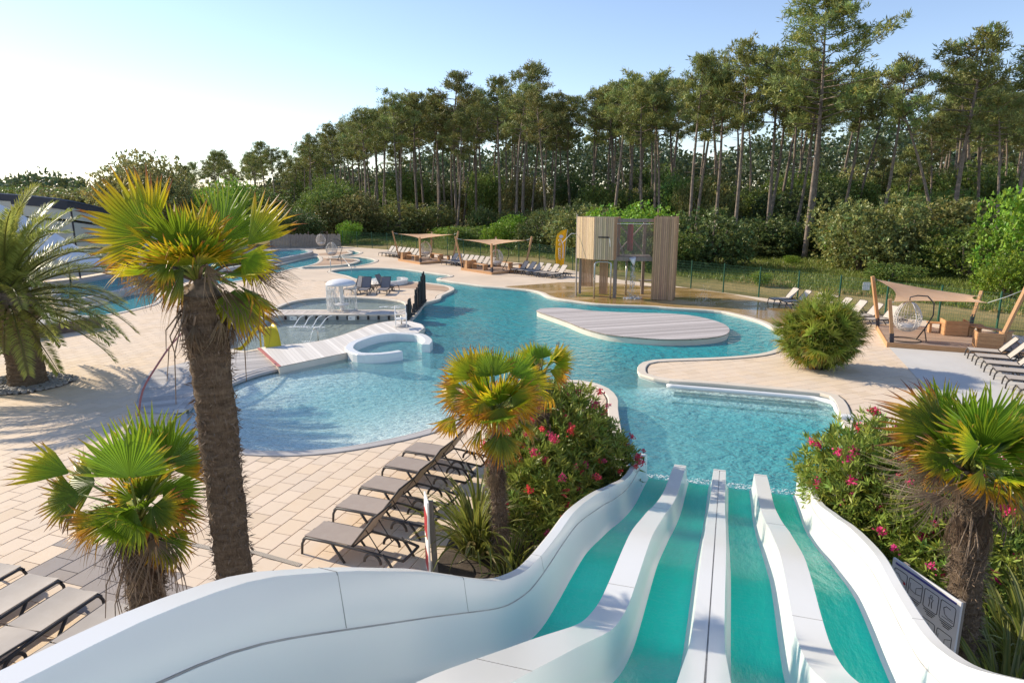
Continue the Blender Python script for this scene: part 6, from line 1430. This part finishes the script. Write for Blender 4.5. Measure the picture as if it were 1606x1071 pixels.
def sticks(parent, P0, ct, n, seed, l0=.4, l1=1.1, rr=.26):
    r = random.Random(seed); b = MB()
    for k in range(n):
        a = r.uniform(0, 6.28); p = ct + Vector((math.cos(a) * rr, math.sin(a) * rr, r.uniform(-.2, .05))); q = p + Vector((math.cos(a) * r.uniform(.05, .3), math.sin(a) * r.uniform(.05, .3), -r.uniform(l0, l1))); m = (p + q) / 2 + Vector((math.cos(a) * .08, math.sin(a) * .08, 0)); b.tube([p - P0, m - P0, q - P0], [.009, .007, .004], 4)
    o = obj('dry_stalks', b.mesh('ds'), MAT['fibre'], parent, kind='stuff')
sticks(palmA, palmA.location, AT(318, 470, YA), 16, 4, .3, 1.0, .21); sticks(palmB, palmB.location, AT(222, 845, 6.9), 26, 5, .3, .9, .18); sticks(palmD, palmD.location, AT(1528, 790, 7.1), 14, 6, .2, .6, .18)

# ------------------------------------------------------------------ feather palm with the pebble ring
def frond_mesh(seed, L=3.6, el=45, droop=1.):
    r = random.Random(seed); V = []; F = []; Cc = []; n = 26; pts = []; a = R_(el); p = Vector((0, 0, 0)); b = MB()
    for i in range(n + 1): pts.append(p.copy()); p = p + Vector((0, math.cos(a), math.sin(a))) * (L / n); a -= R_(droop * (1.2 + 4.2 * (i / n) ** 1.0))
    b.tube(pts, [.035 * (1 - .85 * i / n) + .004 for i in range(n + 1)], 5); V += b.v; F4 = [f for f in b.f if len(f) == 4]; F += F4; Cc += [(.20, .20, .05)] * len(b.v)
    m = 88
    for k in range(m):
        q = .10 + .89 * k / (m - 1); i = min(n - 1, int(q * n)); f = q * n - i; P = pts[i].lerp(pts[i + 1], f); T = (pts[i + 1] - pts[i]).normalized(); up = Vector((1, 0, 0)).cross(T); ln = .52 * (math.sin(math.pi * (.12 + .80 * q)) ** .6)
        for sg in (-1, 1):
            d = (T * (.75 + .5 * q) + Vector((sg, 0, 0)) * .95 + up * r.uniform(.15, .75)).normalized(); s = d.cross(up).normalized() * .017; e = P + d * ln + Vector((0, 0, -.12 * ln)); mm = P + d * ln * .5
            o = len(V); V += [tuple(P), tuple(mm + s), tuple(e), tuple(mm - s)]; F.append((o, o + 1, o + 2, o + 3)); c = r.uniform(.7, 1.2); Cc += [(.36 * c, .38 * c, .09 * c)] * 4
    return np_mesh('frond', V, F, np.array(Cc))
FR_ = [frond_mesh(1, 3.3, 0, .45), frond_mesh(2, 3.6, 0, .75), frond_mesh(3, 3.8, 0, .75), frond_mesh(4, 3.4, 0, .45)]
p = G(44, 603); cp = thing('feather_palm', 'stout feather palm with arching fronds standing in the pebble ring at the left', 'palm', (p.x, p.y, 0)); P0 = Vector((p.x, p.y, 0))
ctp = AT(14, 492, p.y) - P0; b = MB(); rows = []; n = 60; m = 26; rs = np.random.RandomState(5)
for i in range(n + 1):
    q = i / n; c = Vector((0, 0, -.05)).lerp(ctp, q) + Vector((.12 * math.sin(q * 3), 0, 0)); rad = np.interp(q, [0, .08, .4, .8, 1], [.62, .54, .50, .56, .70]); rows.append([c + Vector((math.cos(2 * math.pi * k / m), math.sin(2 * math.pi * k / m), 0)) * rad * (1 + .06 * (((k + (i // 3) % 2) % 2) * (i % 3)) / 2 + .02 * rs.normal()) for k in range(m)])
b.grid(rows, False, True); obj('trunk', b.mesh('trunk'), MAT['palmbark'], cp)
b = MB(); b.lathe([(.76, 0), (.85, .3), (.6, .75), (.2, 1.1), (.01, 1.15)], 16, tuple(ctp)); obj('crown_base', b.mesh('cb'), MAT['fibre'], cp)
cc_ = ctp + Vector((0, 0, .65)); r = random.Random(17)
for k in range(100):
    q = (k + .5) / 100; el = 82 - 104 * q ** .85 + r.uniform(-6, 6); az = k * 2.399 + r.uniform(-.12, .12); me = FR_[0 if el > 55 else (1 if el > 25 else (2 if el > -5 else 3))]
    d = Vector((math.cos(az) * math.cos(R_(el)), math.sin(az) * math.cos(R_(el)), math.sin(R_(el)))); N = Vector((-math.cos(az) * math.sin(R_(el)), -math.sin(az) * math.sin(R_(el)), math.cos(R_(el)))) + Vector((r.gauss(0, .1), r.gauss(0, .1), 0))
    obj('frond', me, MAT['palmleaf'], cp, cc_ + d * .25 + Vector((0, 0, -.35 * q)), orient(d, N), r.uniform(.88, 1.08))
b = MB()
for k in range(46):
    a = k * 2.4; q = r.random(); pp = ctp + Vector((math.cos(a) * .72, math.sin(a) * .72, -.1 - .25 * q)); b.beam(pp, pp + Vector((math.cos(a) * .25, math.sin(a) * .25, .22)), .09, .04)
o = obj('cut_stubs', b.mesh('st'), MAT['fibre'], cp, kind='stuff')

# ------------------------------------------------------------------ round fan palm bush
p = G(1281, 577); bp_ = thing('fan_palm_bush', 'big round bush of small fan palm leaves on the pool corner deck', 'palm bush', (p.x, p.y, 0)); r = random.Random(12)
AGE['bushgreen'] = [(0, (.24, .30, .05)), (.6, (.30, .37, .055)), (.95, (.42, .42, .08)), (1, (.4, .33, .12))]
SM = [fan_mesh(60 + q, 'bushgreen', 150, 18, .3, .22, .2) for q in range(2)] + [fan_mesh(66, 'mid', 150, 18, .3, .15, .15)]
for k in range(290):
    z = 1 - 1.92 * (k + .5) / 330; az = k * 2.399963 + r.uniform(-.2, .2); el = math.asin(max(-.8, min(1, z))); d = Vector((math.cos(az) * math.cos(el), math.sin(az) * math.cos(el), math.sin(el)))
    q = r.uniform(.62, 1.06); lp = 1.0 + .22 * math.sin(az * 3 + 1) * math.cos(el) + .1 * math.sin(az * 5)
    cl = max(math.cos(el), .72 if z < 0 else 0) / max(.05, math.cos(el)); hub = Vector((d.x * cl * 1.15 * q * lp, d.y * cl * 1.15 * q * lp, 1.22 + d.z * 1.08 * q + (.10 * math.sin(az * 2))))
    hub.z = max(.12, hub.z); d2 = (d * (1 if z > 0 else .8) + Vector((r.gauss(0, .25), r.gauss(0, .25), .30 if z > -.3 else .0))).normalized(); N = Vector((0, 0, 1)) - d * .4 + Vector((r.gauss(0, .4), r.gauss(0, .4), 0)) if el < 1 else Vector((r.gauss(0, 1), r.gauss(0, 1), .1))
    obj('fan_leaf', SM[r.choice((0, 0, 1, 1, 2))] if el > -.2 else SM[r.choice((0, 1, 2, 2))], MAT['palmleaf'], bp_, hub, orient(d2, N), r.uniform(.45, .72))
b = MB()
for k in range(7): a = k * .9; b.tube([(.2 * math.cos(a), .2 * math.sin(a), 0), (.45 * math.cos(a), .45 * math.sin(a), .9)], [.12, .09], 7)
obj('stems', b.mesh('stems'), MAT['palmbark'], bp_)

rs = np.random.RandomState(44); dd_ = rdir(rs, 900); cs = dd_ * rs.uniform(.3, 1., (900, 1)) ** .5 * np.array((1.15, 1.15, 1.05)) + np.array((0, 0, 1.15)); cs[:, 2] = np.maximum(cs[:, 2], .08)
V, F, cc = clumps(cs, dd_, 9, .34, .045, rs, .2, .8, (.22, .28, .05), .03, .25); obj('inner_foliage', np_mesh('inner', V, F, cc), MAT['palmleaf'], bp_, kind='stuff')

# ------------------------------------------------------------------ sword leaved clumps and oleanders
def blade_mesh(seed, L=1.3, bend=.8, col=(.14, .19, .035), edge_=(.32, .30, .06)):
    r = random.Random(seed); V = []; F = []; Cc = []; n = 8; p = Vector((0, 0, 0)); a = R_(88)
    for i in range(n + 1):
        q = i / n; w_ = .028 * (1 - q ** 3) * (1.2 - .4 * q) + .001; k = r.uniform(.9, 1.1)
        V += [(-w_, p.y, p.z + w_ * .5), (0, p.y, p.z), (w_, p.y, p.z + w_ * .5)]; Cc += [tuple(c * k for c in edge_), tuple(c * k for c in col), tuple(c * k for c in edge_)]
        p = p + Vector((0, math.cos(a), math.sin(a))) * L / n; a -= R_(bend * 22 * (q + .25))
    for i in range(n): o = i * 3; F += [(o, o + 1, o + 4, o + 3), (o + 1, o + 2, o + 5, o + 4)]
    return np_mesh('leaf_blade', V, F, np.array(Cc))
BLD = [blade_mesh(1, 1.25, .35), blade_mesh(2, 1.35, .7), blade_mesh(3, 1.3, 1.05), blade_mesh(4, 1.2, .9, (.30, .26, .10), (.38, .30, .14)), blade_mesh(5, 1.3, .8, (.11, .15, .03), (.40, .38, .16))]
def sword(label, X, Y, n, s, seed, group=None, wide=.25):
    t = thing('sword_leaf_clump', label, 'plant', (X, Y, 0), 0, group); r = random.Random(seed)
    for k in range(n):
        az = k * 2.399 + r.uniform(-.3, .3); q = (k / n); tilt = r.uniform(.0, .55) * q * 2.2; rad = r.uniform(0, wide); v = r.choice((0, 1, 1, 4)) if q < .5 else r.choice((1, 2, 2, 3, 4))
        obj('leaf_blade', BLD[v], MAT['palmleaf'], t, (rad * math.cos(az), rad * math.sin(az), 0), (-tilt * .9, r.gauss(0, .12), az - math.pi / 2), s * r.uniform(.7, 1.15))
    return t
sword('dense clump of striped sword leaves beside the near loungers', -.62, 10.9, 150, 1.12, 1)
sword('smaller clump of sword leaves at the foot of the slender fan palm', -.05, 10.2, 60, .7, 2)
sword('large clump of sword leaves at the lower right corner by the dead skirted palm', 5.5, 6.5, 150, 1.25, 3, wide=.35)
sword('second sword leaf clump further right in the lower right corner', 6.5, 7.4, 120, 1.35, 4, wide=.35)
sword('sword leaves just behind the rules board', 4.9, 7.6, 70, 1.0, 6)
def oleander(label, X, Y, rx, ry, hz, n, seed, fl_seed, nf, fcol, lobes=()):
    t = thing('oleander', label, 'oleander bush', (X, Y, 0)); rs = np.random.RandomState(seed); cs = []; od = []
    L = [(np.array((0, 0, hz * .45)), 1.)] + [(np.array(q[:3]), q[3]) for q in lobes]
    w_ = np.array([l[1] ** 2 for l in L]); w_ /= w_.sum()
    while len(cs) < n:
        c, s = L[rs.choice(len(L), p=w_)]; d = rs.normal(size=3); d /= np.linalg.norm(d); q = rs.uniform(.78, 1.04) if rs.rand() < .7 else rs.uniform(.2, .9); b_ = 1 + .10 * math.sin(d[0] * 9 + seed) * math.sin(d[1] * 8) + .07 * math.sin(d[2] * 11 + d[0] * 6)
        p = c + d * q * s * b_ * np.array((rx, ry, hz * .55)); 
        if p[2] > .1: cs.append(p); od.append(d)
    V, F, cc = clumps(np.array(cs), np.array(od), 9, .17, .034, rs, .55, .5, (.27, .34, .06), .02, .25)
    obj('foliage', np_mesh('foliage', V, F, cc), MAT['leaf'], t)
    b = MB(); r = random.Random(seed)
    for k in range(24): a = k * 2.4; q = r.uniform(.3, .9); b.tube([(.1 * math.cos(a), .1 * math.sin(a), 0), (rx * .3 * math.cos(a), ry * .3 * math.sin(a), hz * .4), (rx * q * math.cos(a), ry * q * math.sin(a), hz * r.uniform(.5, .85))], [.03, .02, .006], 4)
    obj('stems', b.mesh('stems'), MAT['bark'], t)
    fm = []
    for v in range(3):
        rr = np.random.RandomState(fl_seed + v); k = 34; c0 = rr.normal(0, .028, (k, 3)); D = rdir(rr, k) + np.array((0, -.3, .6)); D /= np.linalg.norm(D, axis=1)[:, None]; V, F = rhombs(c0, D, rdir(rr, k), rr.uniform(.03, .055, k), np.full(k, .034)); fm.append(np_mesh('flower_cluster', V, F, np.tile(fcol, (len(V), 1))))
    ids = [i for i in rs.permutation(len(cs)) if od[i][1] < .35 and cs[i][2] > .5 and (od[i] @ np.array((0, -.8, .5))) > .1][:nf]
    for i in ids: q = np.array(cs[i]) + od[i] * .17 + np.array((0, -.03, .05)); obj('flower_cluster', fm[rs.randint(3)], MAT['flower'], t, tuple(q), (0, 0, rs.uniform(0, 6.28)), rs.uniform(.8, 1.4))
    return t
oleander('left oleander bush with red flowers beside the slide and slender palm', 0.82, 13.0, 1.25, 1.45, 2.45, 4200, 3, 40, 115, (.72, .08, .14), [(-.35, -1.3, .9, .72), (.75, .1, .75, .72), (-.3, .8, 1.5, .62)])
oleander('right oleander bush with bright pink flowers between the slide and the skirted palm', 6.6, 10.8, 1.35, 1.5, 2.4, 4200, 5, 50, 140, (.80, .06, .24), [(.25, -1.5, .8, .75), (.9, -.5, 1.0, .8), (-.35, .7, 1.15, .7)])
